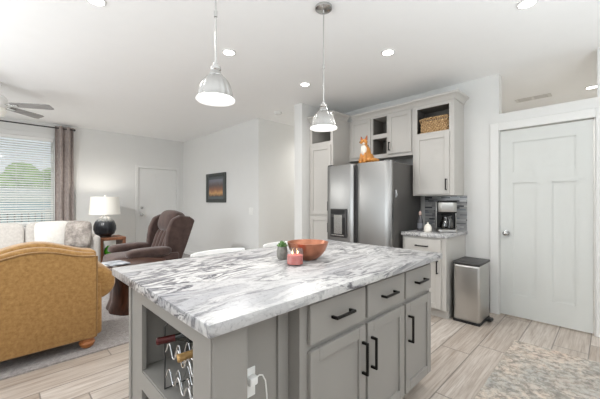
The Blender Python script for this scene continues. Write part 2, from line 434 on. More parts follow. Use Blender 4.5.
# far wall with the window and the front door
wx0, wx1, wz0, wz1 = -1.15, 0.72, 0.86, 2.42
dx0, dx1, dz1 = 2.16, 3.0, 2.0
w = MB()
w.box(-3.0, wx0, YF, YF+0.14, 0, H).box(wx0, wx1, YF, YF+0.14, 0, wz0).box(wx0, wx1, YF, YF+0.14, wz1, H)
w.box(wx1, dx0, YF, YF+0.14, 0, H).box(dx0, dx1, YF, YF+0.14, dz1, H).box(dx1, XP+0.12, YF, YF+0.14, 0, H)
struct('wall_front', w, M['wall'], 'white far wall with the window and front door')
struct('wall_picture', MB().box(XP, XP+0.12, 4.24, YF, 0, H), M['wall'], 'white wall carrying the framed print')
struct('wall_hall', MB().box(XP+0.12, 6.0, 4.24, 4.36, 0, H), M['wall'], 'white side wall of the hallway')
struct('wall_hall_end', MB().box(5.88, 6.0, 3.31, 4.24, 0, H), M['wall'])
struct('wall_pier', MB().box(3.14, 6.0, 3.15, 3.31, 0, H), M['wall'], 'white wall stub between hallway and tall cabinet')
pdy0, pdy1, pdz = 0.105, 0.868, 2.045
oy0, oy1, oz = 0.083, 0.873, 2.245
w = MB()
w.box(XW, XW+0.12, oy1, 3.15, 0, H).box(XW, XW+0.12, pdy0-0.02, pdy1+0.005, pdz+0.012, oz)
w.box(XW, XW+0.12, -2.5, pdy0-0.02, 0, oz).box(XW, XW+0.12, -2.5, oy0, oz, H)
struct('wall_kitchen', w, M['wall'], 'white kitchen wall with an opening above the pantry door')
struct('wall_pantry', MB().box(6.0, 6.12, -1.0, 3.15, 0, H), M['wall'])
struct('wall_pantry_left', MB().box(XW+0.12, 6.0, 1.45, 1.57, 0, H), M['wall'])
struct('wall_pantry_right', MB().box(XW+0.12, 6.0, -1.12, -1.0, 0, H), M['wall'])
# walls behind the camera, with their window openings
w = MB(); w.box(-3.0, -1.5, -2.6, -2.5, 0, H).box(-1.5, 2.1, -2.6, -2.5, 2.4, H).box(2.1, XW, -2.6, -2.5, 0, H).box(-1.5, 2.1, -2.6, -2.5, 0, 0.1)
struct('wall_back', w, M['wall'])
w = MB()
for y0, y1 in ((-2.5, -0.8), (1.6, 2.2), (4.6, YF)): w.box(-3.1, -3.0, y0, y1, 0, H)
for y0, y1 in ((-0.8, 1.6), (2.2, 4.6)): w.box(-3.1, -3.0, y0, y1, 0, 0.6).box(-3.1, -3.0, y0, y1, 2.4, H)
struct('wall_side', w, M['wall'])
# baseboards
b = MB()
b.sweep([(XW, 1.205), (XW, pdy1+0.092)], [(0, 0), (0, 0.09), (-0.012, 0.085), (-0.014, 0)])
b.box(XW-0.014, XW, -2.5, pdy0-0.095, 0, 0.09)
struct('baseboard_kitchen', b, M['trim'])
struct('baseboard_front', MB().box(-3.0, dx0-0.08, YF-0.014, YF, 0, 0.1), M['trim'])
struct('baseboard_picture', MB().box(XP-0.014, XP, 4.24, YF-0.02, 0, 0.1), M['trim'])

# window on the far wall
wr = MB()
for a0, a1, b0, b1 in ((wx0, wx1, wz1-0.03, wz1), (wx0, wx1, wz0, wz0+0.03), (wx0, wx0+0.04, wz0, wz1), (wx1-0.04, wx1, wz0, wz1), (-0.27, -0.22, wz0, wz1)):
    wr.box(a0, a1, YF+0.05, YF+0.11, b0, b1)
win = struct('window_1', wr, M['trim'], 'white framed window behind the blind')
MB().box(wx0, wx1, YF+0.078, YF+0.084, wz0, wz1).build('pane', M['glass'], win)
t = MB()
for a0, a1, b0, b1 in ((wx0-0.07, wx1+0.07, wz1, wz1+0.08), (wx0-0.09, wx1+0.09, wz0-0.03, wz0), (wx0-0.07, wx0, wz0, wz1), (wx1, wx1+0.07, wz0, wz1)):
    t.box(a0, a1, YF-0.018, YF, b0, b1, 0.004)
MBt = t.build('window_casing', M['trim'], win)

def door_slab(F, o, wd, ht, panels, th=0.035, fr=None):     # slab with recessed panels (u0,u1,v0,v1)
    us = sorted({0, wd, *[p[0] for p in panels], *[p[1] for p in panels]}); vs = sorted({0, ht, *[p[2] for p in panels], *[p[3] for p in panels]})
    m = MB()
    for u0, u1 in zip(us, us[1:]):
        for v0, v1 in zip(vs, vs[1:]):
            ins = any(p[0] <= u0 and u1 <= p[1] and p[2] <= v0 and v1 <= p[3] for p in panels)
            m.fb(F, o, u0, u1, v0, v1, -th, -0.010 if ins else 0)
    for p in panels:   # sloped sticking around each panel
        for (a0, a1, b0, b1) in ((p[0], p[0]+0.008, p[2], p[3]), (p[1]-0.008, p[1], p[2], p[3]), (p[0], p[1], p[2], p[2]+0.008), (p[0], p[1], p[3]-0.008, p[3])):
            m.fb(F, o, a0, a1, b0, b1, -0.012, -0.005)
    return m
# pantry door (right)
o = (XW+0.012, pdy1-0.004, 0.014); wd, ht = pdy1-pdy0-0.008, pdz-0.014
pv = lambda u: pdy1-0.004-px(u, x=XW+0.012)[1]
pd = struct('door_1', door_slab('K', o, wd, ht, [(pv(513), pv(576), 1.575, 1.90), (pv(513), pv(536.5), 0.235, 1.455), (pv(552), pv(576), 0.235, 1.455)]), M['door'], 'white three-panel pantry door')
k = MB(); ky, kz = px(506.3, x=XW)[1], 0.915
k.tube([(XW+0.012, ky, kz), (XW-0.0, ky, kz), (XW-0.002, ky, kz), (XW-0.03, ky, kz)], [0.03, 0.03, 0.012, 0.011], 20)
k.ell((XW-0.05, ky, kz), (0.024, 0.028, 0.028))
k.build('door_knob', M['nickel'], pd)
c = MB()
cw = 0.085
for y0, y1, z0, z1 in ((pdy1+0.006, pdy1+0.006+cw, 0, pdz+0.012+cw), (pdy0-0.012-cw, pdy0-0.012, 0, pdz+0.012+cw), (pdy0-0.012, pdy1+0.006, pdz+0.012, pdz+0.012+cw)):
    c.box(XW-0.018, XW, y0, y1, z0, z1, 0.004)
    
c.box(XW, XW+0.12, pdy1, pdy1+0.006, 0, pdz+0.012).box(XW, XW+0.12, pdy0-0.012, pdy0-0.001, 0, pdz+0.012)
struct('trim_1', c, M['trim'], 'white casing of the pantry door')
# front door
o = (dx0+0.004, YF+0.012, 0.015)
pn = []
for u0, u1 in ((0.11, 0.37), (0.46, 0.72)):
    for v0, v1 in ((0.22, 0.85), (1.0, 1.55), (1.66, 1.87)): pn.append((u0, u1, v0, v1))
fd = struct('door_2', door_slab('A', o, dx1-dx0-0.008, dz1-0.02, pn), M['trim'], 'white six-panel front door')
kk = MB()
for kz, r in ((1.12, 0.026), (0.97, 0.032)):
    kk.tube([(dx0+0.07, YF+0.012, kz), (dx0+0.07, YF-0.01, kz), (dx0+0.07, YF-0.012, kz), (dx0+0.07, YF-0.05, kz)], [r, r, r*0.8, r*0.8], 16)
kk.build('door_knob', M['nickel'], fd)
c = MB()
for x0, x1, z0, z1 in ((dx0-0.06, dx0, 0, dz1+0.06), (dx1, dx1+0.06, 0, dz1+0.06), (dx0, dx1, dz1, dz1+0.06)):
    c.box(x0, x1, YF-0.018, YF, z0, z1, 0.004)
struct('trim_2', c, M['trim'], 'white casing of the front door')

# ------------------------------------------------------------------ outdoors seen through the blind
struct('ground', MB().box(-40, 30, 7.6, 60, -0.62, -0.6), M['grass'], 'pale green lawn outside the window')
hd = MB()
for i in range(320):
    x = random.uniform(-9, 4); z = random.uniform(-0.2, 2.0)+0.25*math.sin(x*1.3)
    r = random.uniform(0.25, 0.5)
    hd.ell((x, 14+random.uniform(-0.5, 0.6), max(z, -0.3)), (r, r, r*0.9), nu=9, nv=6)
tag(hd.build('hedge', M['leaf'], None, origin=(-2.5, 14, -0.6), angle=10), 'pale green hedge outside beyond the window', 'hedge')
nb = thing('boat_trailer', 'white and pale blue trailer parked outside beyond the porch rail', 'trailer', (-1.5, 12, -0.6))
MB().box(-5, 2.5, 11.2, 12.6, 1.28, 1.62, 0.05, 2).build('roof', M['siding'], nb)
MB().box(-4.8, 2.3, 11.3, 12.5, -0.2, 1.28, 0.04, 2).build('body', M['bluev'], nb)
for wxx in (-3.4, 0.6):
    MB().cyl((wxx, 11.22, -0.25), (wxx, 11.42, -0.25), 0.35, n=24).build('wheel', M['dgrey'], nb)
pr = thing('porch_railing', 'dark grey porch railing just outside the window', 'railing', (-0.5, 8.6, -0.6))
r = MB(); r.box(-3.2, 1.6, 8.57, 8.63, 1.02, 1.07).box(-3.2, 1.6, 8.57, 8.63, 0.2, 0.25)
for i in range(7): r.box(-3.2+0.78*i, -3.12+0.78*i, 8.56, 8.64, -0.6, 1.1)
r.build('rail', M['siding'], pr)
bl = MB()
for i in range(44):
    bx = -3.1+0.107*i; bl.box(bx-0.009, bx+0.009, 8.59, 8.61, 0.22, 1.03); bl.lathe([(0, -0.035), (0.03, 0), (0, 0.035)], (bx, 8.6, 0.93), 4)
bl.build('baluster', M['rail'], pr)['kind'] = 'stuff'

# ------------------------------------------------------------------ shaker cabinet pieces
def shaker(F, o, u0, u1, v0, v1, parent, name='door', fr=0.055, th=0.02, mat=None):
    m = MB()
    m.fb(F, o, u0, u0+fr, v0, v1, 0, th, 0.002).fb(F, o, u1-fr, u1, v0, v1, 0, th, 0.002)
    m.fb(F, o, u0+fr, u1-fr, v0, v0+fr, 0, th, 0.002).fb(F, o, u0+fr, u1-fr, v1-fr, v1, 0, th, 0.002)
    m.fb(F, o, u0+fr-0.004, u1-fr+0.004, v0+fr-0.004, v1-fr+0.004, 0, th-0.011)
    return m.build(name, mat or M['cab'], parent)
def slab(F, o, u0, u1, v0, v1, parent, name='drawer', th=0.02, mat=None):
    return MB().fb(F, o, u0, u1, v0, v1, 0, th, 0.003).build(name, mat or M['cab'], parent)
def pull(F, o, u, v, ln, vert, parent, th=0.02):
    m = MB(); s = 0.006; h = ln/2
    if vert:
        m.fb(F, o, u-s, u+s, v-h, v+h, th+0.024, th+0.036, 0.002)
        for q in (-h, h-2*s): m.fb(F, o, u-s, u+s, v+q, v+q+2*s, th, th+0.026, 0.001)
    else:
        m.fb(F, o, u-h, u+h, v-s, v+s, th+0.024, th+0.036, 0.002)
        for q in (-h, h-2*s): m.fb(F, o, u+q, u+q+2*s, v-s, v+s, th, th+0.026, 0.001)
    return m.build('handle', M['handle'], parent)
CROWN = [(0, 0), (0.008, 0), (0.012, 0.018), (0.035, 0.045), (0.055, 0.055), (0.06, 0.075), (0, 0.075)]
crown = lambda z: [(a, b+z) for a, b in CROWN]

# ------------------------------------------------------------------ island
IX0, IX1, IY0, IY1 = 0.425, 2.155, 0.803, 1.865
top = MB().box(IX0, IX1, IY0, IY1, 0.874, 0.914, 0.004, 2).build('countertop', M['granite'], None, origin=(1.29, 1.334, 0.874))
tag(top, 'white and grey veined granite worktop of the kitchen island', 'countertop')
# end unit with open shelves, facing -X
eu = thing('island_shelf_cabinet', 'grey open-shelf end of the island holding the wine rack', 'cabinet', (0.66, 1.29, 0))
ex, ey0, ey1 = 0.47, 0.852, 1.70
f = MB()     # face frame, u from the left stile (y=ey1) to the right (y=ey0)
o = (ex, ey1, 0)
f.box(ex, ex+0.02, 1.525, ey1-0.03, 0.09, 0.873).box(ex, ex+0.02, 0.93, 1.0, 0.09, 0.873)
for z0, z1 in ((0.79, 0.873), (0.395, 0.475), (0.0, 0.13)): f.box(ex, ex+0.02, 1.0, 1.525, z0, z1)
f.box(ex-0.008, ex+0.03, ey1-0.03, ey1, 0.0, 0.873, 0.003)
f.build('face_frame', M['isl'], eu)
s_ = MB()
s_.box(ex+0.02, 0.85, 1.56, ey1-0.002, 0, 0.873).box(ex+0.02, 0.85, 0.975, 0.985, 0.0, 0.873).box(0.84, 0.855, 0.985, 1.56, 0, 0.873)
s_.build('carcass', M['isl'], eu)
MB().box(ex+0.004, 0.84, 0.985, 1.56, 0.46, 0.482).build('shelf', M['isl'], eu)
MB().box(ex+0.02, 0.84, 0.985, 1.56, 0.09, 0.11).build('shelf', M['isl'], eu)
p_ = MB().box(ex-0.006, 0.593, ey0, 0.93, 0.0, 0.873, 0.003)
p_.box(ex-0.010, ex-0.006, ey0+0.006, ey0+0.032, 0.0, 0.873, 0.001)
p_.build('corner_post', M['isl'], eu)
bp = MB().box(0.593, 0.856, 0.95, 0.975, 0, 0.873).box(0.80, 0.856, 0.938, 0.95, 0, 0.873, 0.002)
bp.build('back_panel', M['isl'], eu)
# drawer unit, faces -Y
du = thing('island_base_cabinet', 'grey island base cabinet with three drawers above three doors', 'cabinet', (1.48, 1.29, 0))
fy = 0.875
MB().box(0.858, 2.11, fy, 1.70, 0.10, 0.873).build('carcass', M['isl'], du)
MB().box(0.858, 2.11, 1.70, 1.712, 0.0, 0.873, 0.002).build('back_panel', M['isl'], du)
MB().box(0.90, 2.08, fy+0.07, 1.65, 0.0, 0.10).build('toe_kick', M['toe'], du)
o = (0, fy, 0)
bays = [(0.903, 1.302, 'r'), (1.322, 1.712, 'l'), (1.732, 2.092, 'l')]
for a, b_, side in bays:
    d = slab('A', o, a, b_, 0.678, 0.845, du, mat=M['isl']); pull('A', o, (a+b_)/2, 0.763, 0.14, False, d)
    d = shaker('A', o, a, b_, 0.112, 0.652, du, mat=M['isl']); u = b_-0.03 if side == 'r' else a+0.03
    pull('A', o, u, 0.50, 0.16, True, d)
# outlet, charger and cord in the recess
ot = tag(MB().box(0.622, 0.692, 0.944, 0.95, 0.535, 0.645, 0.003).build('power_outlet', M['whitep'], None, origin=(0.657, 0.95, 0.535)), 'white power outlet on the recessed panel under the island worktop', 'outlet')
ch = MB().box(0.648, 0.684, 0.915, 0.944, 0.590, 0.622, 0.006, 2)
ch.tube([(0.680, 0.925, 0.612), (0.694, 0.922, 0.618), (0.708, 0.922, 0.612), (0.722, 0.922, 0.585), (0.73, 0.924, 0.53), (0.735, 0.926, 0.42), (0.73, 0.93, 0.2), (0.72, 0.93, 0.015), (0.70, 0.90, 0.006), (0.66, 0.86, 0.006)], 0.0028, 8)
tag(ch.build('phone_charger', M['whitep'], None, origin=(0.676, 0.93, 0.6)), 'white charger plug with a looping cord in the island outlet', 'charger')

# wine rack and bottles
wr_ = thing('wine_rack', 'chrome wire wine rack on the open shelf of the island', 'rack', (0.57, 1.16, 0.482))
for yy in (1.302, 1.0):
    r = MB(); r.tube([(0.49, yy, 0.487), (0.49, yy, 0.745), (0.505, yy, 0.757), (0.63, yy, 0.757), (0.645, yy, 0.745), (0.645, yy, 0.487)], 0.0036, 8, True)
    r.build('frame', M['dgrey'], wr_)
for xx in (0.492, 0.643):
    for zz in (0.56, 0.665):
        r = MB(); r.tube([(xx, 1.302-0.302*i/60, zz-0.024*math.cos(2*PI*i/60*3.5)) for i in range(61)], 0.003, 7).build('wave_wire', M['chrome'], wr_)
for xx in (0.53, 0.57, 0.605):
    for zz in (0.535, 0.64):
        r = MB(); r.tube([(xx, 1.302-0.302*i/60, zz-0.03*math.cos(2*PI*i/60*3.5)) for i in range(61)], 0.0028, 7).build('wave_wire', M['chrome'], wr_)
def wine(p, d, foil, label):
    d = Vector(d).normalized(); rot = Vector((0, 0, 1)).rotation_difference(d).to_matrix().to_4x4()
    t_ = bpy.data.objects.new('wine_bottle', None); S.collection.objects.link(t_); t_.empty_display_size = 0.05
    t_.matrix_basis = Matrix.Translation(p) @ rot; tag(t_, label, 'bottle', 'wine bottles in the island rack')
    MB().lathe([(0, 0.0), (0.014, 0), (0.0155, 0.004), (0.0155, 0.012), (0.0145, 0.014), (0.0148, 0.075), (0, 0.075)], n=20).build('foil', foil, t_, True)
    MB().lathe([(0, 0.074), (0.0145, 0.074), (0.015, 0.085), (0.024, 0.11), (0.035, 0.135), (0.037, 0.15), (0.037, 0.265), (0.034, 0.272), (0, 0.268)], n=24).build('body', M['darkglass'], t_, True)
wine((0.462, 1.310, 0.690), (0.10, -0.068, 0.018), M['wine'], 'wine bottle with dark red foil neck, left in the rack')
wine((0.472, 1.135, 0.680), (0.10, -0.035, 0.015), M['goldfoil'], 'wine bottle with gold foil neck, right in the rack')

# things on the worktop
Z = 0.9142
def place(u, v, z):          # plan point on a level surface seen at picture point (u, v)
    d = (CZ-z)*305/(v-201); l = (u-300)/305*d
    return (0.7013*d+0.7129*l, 0.7129*d-0.7013*l)
bx, by = 1.345, 1.30
bw = MB().lathe([(0, 0), (0.05, 0), (0.056, 0.004), (0.085, 0.025), (0.112, 0.06), (0.125, 0.1), (0.127, 0.106), (0.121, 0.106), (0.118, 0.098), (0.106, 0.062), (0.08, 0.03), (0.05, 0.012), (0, 0.009)], (bx, by, Z), 40)
tag(bw.build('copper_bowl', M['copper'], None, origin=(bx, by, Z)), 'round hammered copper bowl on the island worktop', 'bowl')
cx, cy = place(295, 264.5, Z)
cd = thing('candle', 'lit red candle in a clear glass jar before the copper bowl', 'candle', (cx, cy, Z))
MB().lathe([(0, 0), (0.042, 0), (0.047, 0.006), (0.048, 0.088), (0.0455, 0.088), (0.0445, 0.006), (0, 0.005)], n=32).build('jar', M['glass'], cd, True)
MB().lathe([(0, 0.006), (0.044, 0.006), (0.044, 0.054), (0.034, 0.057), (0, 0.054)], n=32).build('wax', M['wax'], cd, True)
for dx_, dy_ in ((-0.014, 0.006), (0.012, -0.008)):
    MB().tube([(dx_, dy_, 0.053), (dx_, dy_, 0.060)], 0.0012, 6).build('wick', M['black'], cd, True)
    MB().lathe([(0, 0.059), (0.004, 0.064), (0.003, 0.071), (0, 0.080)], (dx_, dy_, 0), 10).build('flame', M['flame'], cd, True)
cx, cy = 1.230, 1.405
sc_ = thing('succulent_planter', 'small grey stone pot with a green succulent left of the bowl', 'plant', (cx, cy, Z))
MB().lathe([(0, 0), (0.026, 0), (0.033, 0.02), (0.034, 0.05), (0.028, 0.078), (0.025, 0.078), (0.025, 0.068), (0, 0.068)], n=14, flute=(0.04, 5)).build('pot', M['stone'], sc_, True)
lf = MB()
for ring, (n_, r_, tl) in enumerate(((7, 0.022, 0.6), (6, 0.014, 0.95), (4, 0.008, 1.25))):
    for i in range(n_):
        a = 2*PI*i/n_+ring*0.5
        lf.ell((math.cos(a)*r_, math.sin(a)*r_, 0.080+0.009*ring), (0.016, 0.008, 0.005), 1, 1, Matrix.Rotation(a, 4, 'Z') @ Matrix.Rotation(-tl, 4, 'Y'), 10, 6)
lf.build('leaves', M['green'], sc_, True)

# ------------------------------------------------------------------ bar stools
def stool(x, y, label):
    t_ = thing('bar_stool', label, 'stool', (x, y, 0), 0, 'white bar stools behind the island')
    MB().ell((0, 0.02, 0.625), (0.215, 0.17, 0.035), 0.5, 0.5).build('seat', M['white'], t_, True)
    bk = MB(); n = 14; pts = []
    po = [(0.235*math.sin(q), 0.05+0.14*math.cos(q)) for q in [(-1.25+2.5*i/n) for i in range(n+1)]]
    pi_ = [(0.215*math.sin(q), 0.05+0.12*math.cos(q)) for q in [(1.25-2.5*i/n) for i in range(n+1)]]
    bk.prism(po+pi_, 'z', 0.66, 0.905, 0.006, 2)
    bk.build('backrest', M['white'], t_, True)
    for sx in (-1, 1):
        MB().tube([(sx*0.15, -0.10, 0.60), (sx*0.18, -0.14, 0.0)], [0.017, 0.012], 12).build('leg', M['white'], t_, True)
        MB().tube([(sx*0.15, 0.12, 0.60), (sx*0.18, 0.17, 0.0)], [0.017, 0.012], 12).build('leg', M['white'], t_, True)
    fr_ = MB(); q = [(-0.168, -0.125, 0.22), (0.168, -0.125, 0.22), (0.168, 0.152, 0.22), (-0.168, 0.152, 0.22)]
    fr_.tube(q, 0.009, 8, True); fr_.build('footrest', M['white'], t_, True)
stool(1.14, 1.90, 'white bar stool behind the island, nearer the brown recliner')
stool(1.76, 1.90, 'white bar stool behind the island, behind the copper bowl')

# ------------------------------------------------------------------ kitchen wall units
# tall pantry cabinet
tx = 3.30
tc = thing('tall_cabinet', 'tall grey pantry cabinet left of the refrigerator', 'cabinet', (3.65, 2.92, 0))
m = MB().box(tx+0.02, XW-0.001, 2.70, 2.72, 0, 2.43).box(tx+0.02, XW-0.001, 3.127, 3.147, 0, 2.43).box(tx+0.02, XW-0.001, 2.72, 3.127, 2.41, 2.43)
m.box(3.96, XW-0.001, 2.72, 3.127, 0, 2.41).box(tx+0.02, 3.96, 2.72, 3.127, 2.07, 2.10).box(tx+0.05, 3.96, 2.72, 3.127, 0.1, 0.12)
m.box(tx, tx+0.02, 2.70, 2.745, 0.1, 2.43).box(tx, tx+0.02, 3.102, 3.147, 0.1, 2.43).box(tx, tx+0.02, 2.745, 3.102, 2.40, 2.43)
m.box(tx, tx+0.02, 2.745, 3.102, 2.055, 2.115).box(tx, tx+0.02, 2.745, 3.102, 1.04, 1.08).box(tx, tx+0.02, 2.745, 3.102, 0.1, 0.13)
m.build('carcass', M['cab'], tc)
o = (tx, 3.147, 0)
d = shaker('K', o, 0.03, 0.417, 1.075, 2.06, tc); pull('K', o, 0.39, 1.20, 0.13, True, d)
d = shaker('K', o, 0.03, 0.417, 0.12, 1.045, tc); pull('K', o, 0.39, 0.9, 0.13, True, d)
MB().box(3.955, 3.959, 2.72, 3.127, 2.10, 2.41).box(tx+0.02, 3.955, 2.7195, 2.724, 2.10, 2.41).build('cubby_lining', M['cabin'], tc)
MB().sweep([(tx, 3.147), (tx, 2.70), (3.62, 2.70)], [(-a, b) if False else (a, b) for a, b in crown(2.43)]).build('crown', M['cab'], tc)
# over-fridge cabinet
ux = 3.68
oc = thing('wall_cabinet', 'grey wall cabinet over the refrigerator with two doors and open cubbies', 'cabinet', (3.84, 2.2, 1.85))
m = MB().box(ux+0.02, XW-0.001, 1.722, 1.74, 1.85, 2.43).box(ux+0.02, XW-0.001, 2.68, 2.699, 1.85, 2.43).box(ux+0.02, XW-0.001, 1.74, 2.68, 1.85, 1.88).box(ux+0.02, XW-0.001, 1.74, 2.68, 2.41, 2.43)
m.box(3.965, XW-0.001, 1.74, 2.68, 1.88, 2.41).box(ux+0.02, 3.965, 2.31, 2.325, 1.88, 2.41).box(ux+0.02, 3.965, 2.07, 2.085, 1.88, 2.41).box(ux+0.02, 3.965, 2.085, 2.31, 2.135, 2.16)
m.box(ux, ux+0.02, 1.722, 2.699, 1.85, 1.905).box(ux, ux+0.02, 1.722, 2.699, 2.405, 2.43).box(ux, ux+0.02, 1.722, 1.755, 1.905, 2.405).box(ux, ux+0.02, 2.64, 2.699, 1.905, 2.405)
m.box(ux, ux+0.02, 2.305, 2.345, 1.905, 2.405).box(ux, ux+0.02, 2.055, 2.09, 1.905, 2.405).box(ux, ux+0.02, 2.09, 2.305, 2.12, 2.178)
m.build('carcass', M['cab'], oc)
MB().box(3.96, 3.964, 2.085, 2.31, 1.88, 2.41).box(ux+0.02, 3.96, 2.3085, 2.311, 1.88, 2.41).box(ux+0.02, 3.96, 2.084, 2.087, 1.88, 2.41).build('cubby_lining', M['dark_in'], oc)
o = (ux, 2.699, 0)
d = shaker('K', o, 0.04, 0.365, 1.892, 2.412, oc, fr=0.05); pull('K', o, 0.335, 1.99, 0.11, True, d)
d = shaker('K', o, 0.635, 0.955, 1.892, 2.412, oc, fr=0.05); pull('K', o, 0.662, 1.99, 0.11, True, d)
MB().sweep([(ux, 2.64), (ux, 1.722)], crown(2.43)).build('crown', M['cab'], oc)
# right upper cabinet
rx = 3.66
rc = thing('wall_cabinet', 'tall grey wall cabinet above the coffee maker with an open basket cubby', 'cabinet', (3.82, 1.47, 1.335))
y0, y1 = 1.235, 1.718
m = MB().box(rx+0.02, XW-0.001, y0, y0+0.018, 1.335, 2.43).box(rx+0.02, XW-0.001, y1-0.018, y1, 1.335, 2.43).box(rx+0.02, XW-0.001, y0+0.018, y1-0.018, 1.335, 1.36).box(rx+0.02, XW-0.001, y0+0.018, y1-0.018, 2.41, 2.43)
m.box(3.965, XW-0.001, y0+0.018, y1-0.018, 1.36, 2.41).box(rx+0.02, 3.965, y0+0.018, y1-0.018, 2.07, 2.085)
m.box(rx, rx+0.02, y0, y0+0.055, 1.335, 2.43).box(rx, rx+0.02, y1-0.05, y1, 1.335, 2.43).box(rx, rx+0.02, y0+0.055, y1-0.05, 1.335, 1.37).box(rx, rx+0.02, y0+0.055, y1-0.05, 2.39, 2.43).box(rx, rx+0.02, y0+0.055, y1-0.05, 2.045, 2.09)
m.build('carcass', M['cab'], rc)
MB().box(3.96, 3.964, y0+0.018, y1-0.018, 2.085, 2.41).box(rx+0.02, 3.96, y1-0.0195, y1-0.017, 2.085, 2.41).box(rx+0.02, 3.96, y0+0.017, y0+0.0195, 2.085, 2.41).box(rx+0.02, 3.96, y0+0.018, y1-0.018, 2.407, 2.4095).build('cubby_lining', M['dark_in'], rc)
o = (rx, y1, 0)
d = shaker('K', o, 0.035, 0.435, 1.352, 2.062, rc); pull('K', o, 0.405, 1.46, 0.13, True, d)
MB().sweep([(rx, y1), (rx, y0), (XW-0.001, y0)], crown(2.43)).build('crown', M['cab'], rc)
# basket
bk = thing('basket', 'woven wicker basket in the open top of the right wall cabinet', 'basket', (3.80, 1.475, 2.0855))
pb = MB()
hx, hy = 0.11, 0.165
for i in range(9):
    z = 0.012+i*0.021; g = 0.006*(i % 2)
    def rr(sx, sy, r=0.03):
        out = []
        for (qx, qy, a0) in ((sx-r, sy-r, 0), (-sx+r, sy-r, PI/2), (-sx+r, -sy+r, PI), (sx-r, -sy+r, 1.5*PI)):
            for j in range(7): out.append((qx+r*math.cos(a0+PI/2*j/6), qy+r*math.sin(a0+PI/2*j/6)))
        return out
    if i == 7: continue
    base_ = rr(hx-0.006, hy-0.006); dense = []
    for (p, q) in zip(base_, base_[1:]+base_[:1]):
        m_ = max(1, int(math.dist(p, q)/0.008)); dense += [(p[0]+(q[0]-p[0])*t_/m_, p[1]+(q[1]-p[1])*t_/m_) for t_ in range(m_)]
    K = len(dense); wv = []
    for j, (a, b2) in enumerate(dense):
        k_ = 1+0.045*math.sin(2*PI*16*j/K+PI*(i % 2)); wv.append((a*k_, b2*k_, z))
    pb.tube(wv, 0.0115 if i < 7 else 0.014, 7, True)
pb.box(-hx+0.01, hx-0.01, -hy+0.01, hy-0.01, 0.0, 0.01)
for sy in range(-6, 7): pb.tube([(-hx-0.002, sy*0.026, 0.14), (-hx-0.004, sy*0.026+0.013, 0.18)], 0.007, 6)
pb.build('weave', M['wicker'], bk, True)
# base cabinet under the coffee maker
cf = 3.36
cc = thing('base_cabinet', 'small grey base cabinet under the coffee maker', 'cabinet', (3.67, 1.455, 0))
MB().box(cf, XW-0.016, 1.215, 1.70, 0.1, 0.873).build('carcass', M['cab'], cc)
MB().box(cf+0.07, XW-0.016, 1.215, 1.70, 0.0, 0.1).build('toe_kick', M['cab'], cc)
o = (cf, 1.70, 0)
d = slab('K', o, 0.03, 0.437, 0.69, 0.85, cc); pull('K', o, 0.235, 0.775, 0.14, False, d)
d = shaker('K', o, 0.03, 0.437, 0.112, 0.665, cc); pull('K', o, 0.405, 0.56, 0.14, True, d)
tag(MB().box(3.33, XW-0.001, 1.195, 1.708, 0.874, 0.914, 0.004, 2).build('countertop', M['granite'], None, origin=(3.66, 1.45, 0.874)), 'small granite worktop under the coffee maker', 'countertop')
struct('backsplash', MB().box(XW-0.012, XW-0.0005, 1.20, 1.705, 0.9145, 1.334), M['mosaic'], 'grey glass mosaic backsplash behind the coffee maker')
MB_st = MB().box(3.955, XW-0.013, 1.655, 1.70, 0.9145, 1.334, 0.002)
# ------------------------------------------------------------------ refrigerator
fr = thing('refrigerator', 'stainless steel side-by-side refrigerator with a dispenser', 'refrigerator', (3.55, 2.19, 0))
fy0, fy1, fx, ft = 1.735, 2.685, 3.13, 1.735
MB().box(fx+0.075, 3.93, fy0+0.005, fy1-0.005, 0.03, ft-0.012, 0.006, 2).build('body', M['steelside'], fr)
def fdoor(ya, yb, z0=0.09):
    n = 12; poly = []
    for i in range(n+1):
        s0 = i/n; yy = ya+(yb-ya)*s0; bow = 0.008*(1-(2*s0-1)**2)
        e = min(s0, 1-s0)*(yb-ya); rnd = 0.014*max(0, 1-e/0.02)**2
        poly.append((fx+0.018-bow+rnd, yy))
    poly += [(fx+0.07, yb), (fx+0.07, ya)]
    return MB().prism(poly, 'z', z0, ft, 0.004, 2).build('door', M['steel'], fr, angle=40)
ysp = 2.222
d1 = fdoor(fy0, ysp-0.012); d2 = fdoor(ysp+0.012, fy1)
for yy, dd in ((ysp-0.016, d1), (ysp+0.016, d2)):
    MB().box(fx+0.012, fx+0.06, yy-0.008, yy+0.008, 0.2, 1.715, 0.003).build('handle', M['dgrey'], dd)
MB().box(fx+0.06, fx+0.078, ysp-0.013, ysp+0.013, 0.09, ft-0.01).build('door_gap', M['black'], fr)
dp = MB()
ya, yb = px(346.5, x=fx)[1], px(330.5, x=fx)[1]
dp.box(fx-0.006, fx+0.02, ya, yb, 0.80, 1.17, 0.006, 2)
dp_o = dp.build('dispenser', M['dgrey'], d2)
MB().box(fx-0.009, fx-0.005, ya+0.02, yb-0.02, 0.84, 1.06, 0.002).build('recess', M['black'], dp_o)
MB().box(fx-0.011, fx-0.005, ya+0.065, yb-0.065, 0.845, 1.09, 0.002).box(fx-0.022, fx-0.005, ya+0.03, yb-0.03, 0.82, 0.835, 0.002).build('paddle', M['nickel'], dp_o)
MB().box(fx-0.009, fx-0.005, ya+0.015, yb-0.015, 1.10, 1.155, 0.002).build('control_panel', M['black'], dp_o)
for yy in (fy0+0.05, fy1-0.05):
    MB().box(fx+0.02, fx+0.15, yy-0.03, yy+0.03, ft-0.012, ft+0.014, 0.006, 2).build('hinge_cover', M['dgrey'], fr)
MB().box(fx+0.03, 3.9, fy0+0.02, fy1-0.02, 0.0, 0.08).build('base_grille', M['black'], fr)
mg = MB(); mg.box(3.245, 3.275, fy0-0.012, fy0+0.004, 1.31, 1.40, 0.004, 2).box(3.25, 3.27, fy0-0.02, fy0-0.012, 1.33, 1.36, 0.003)
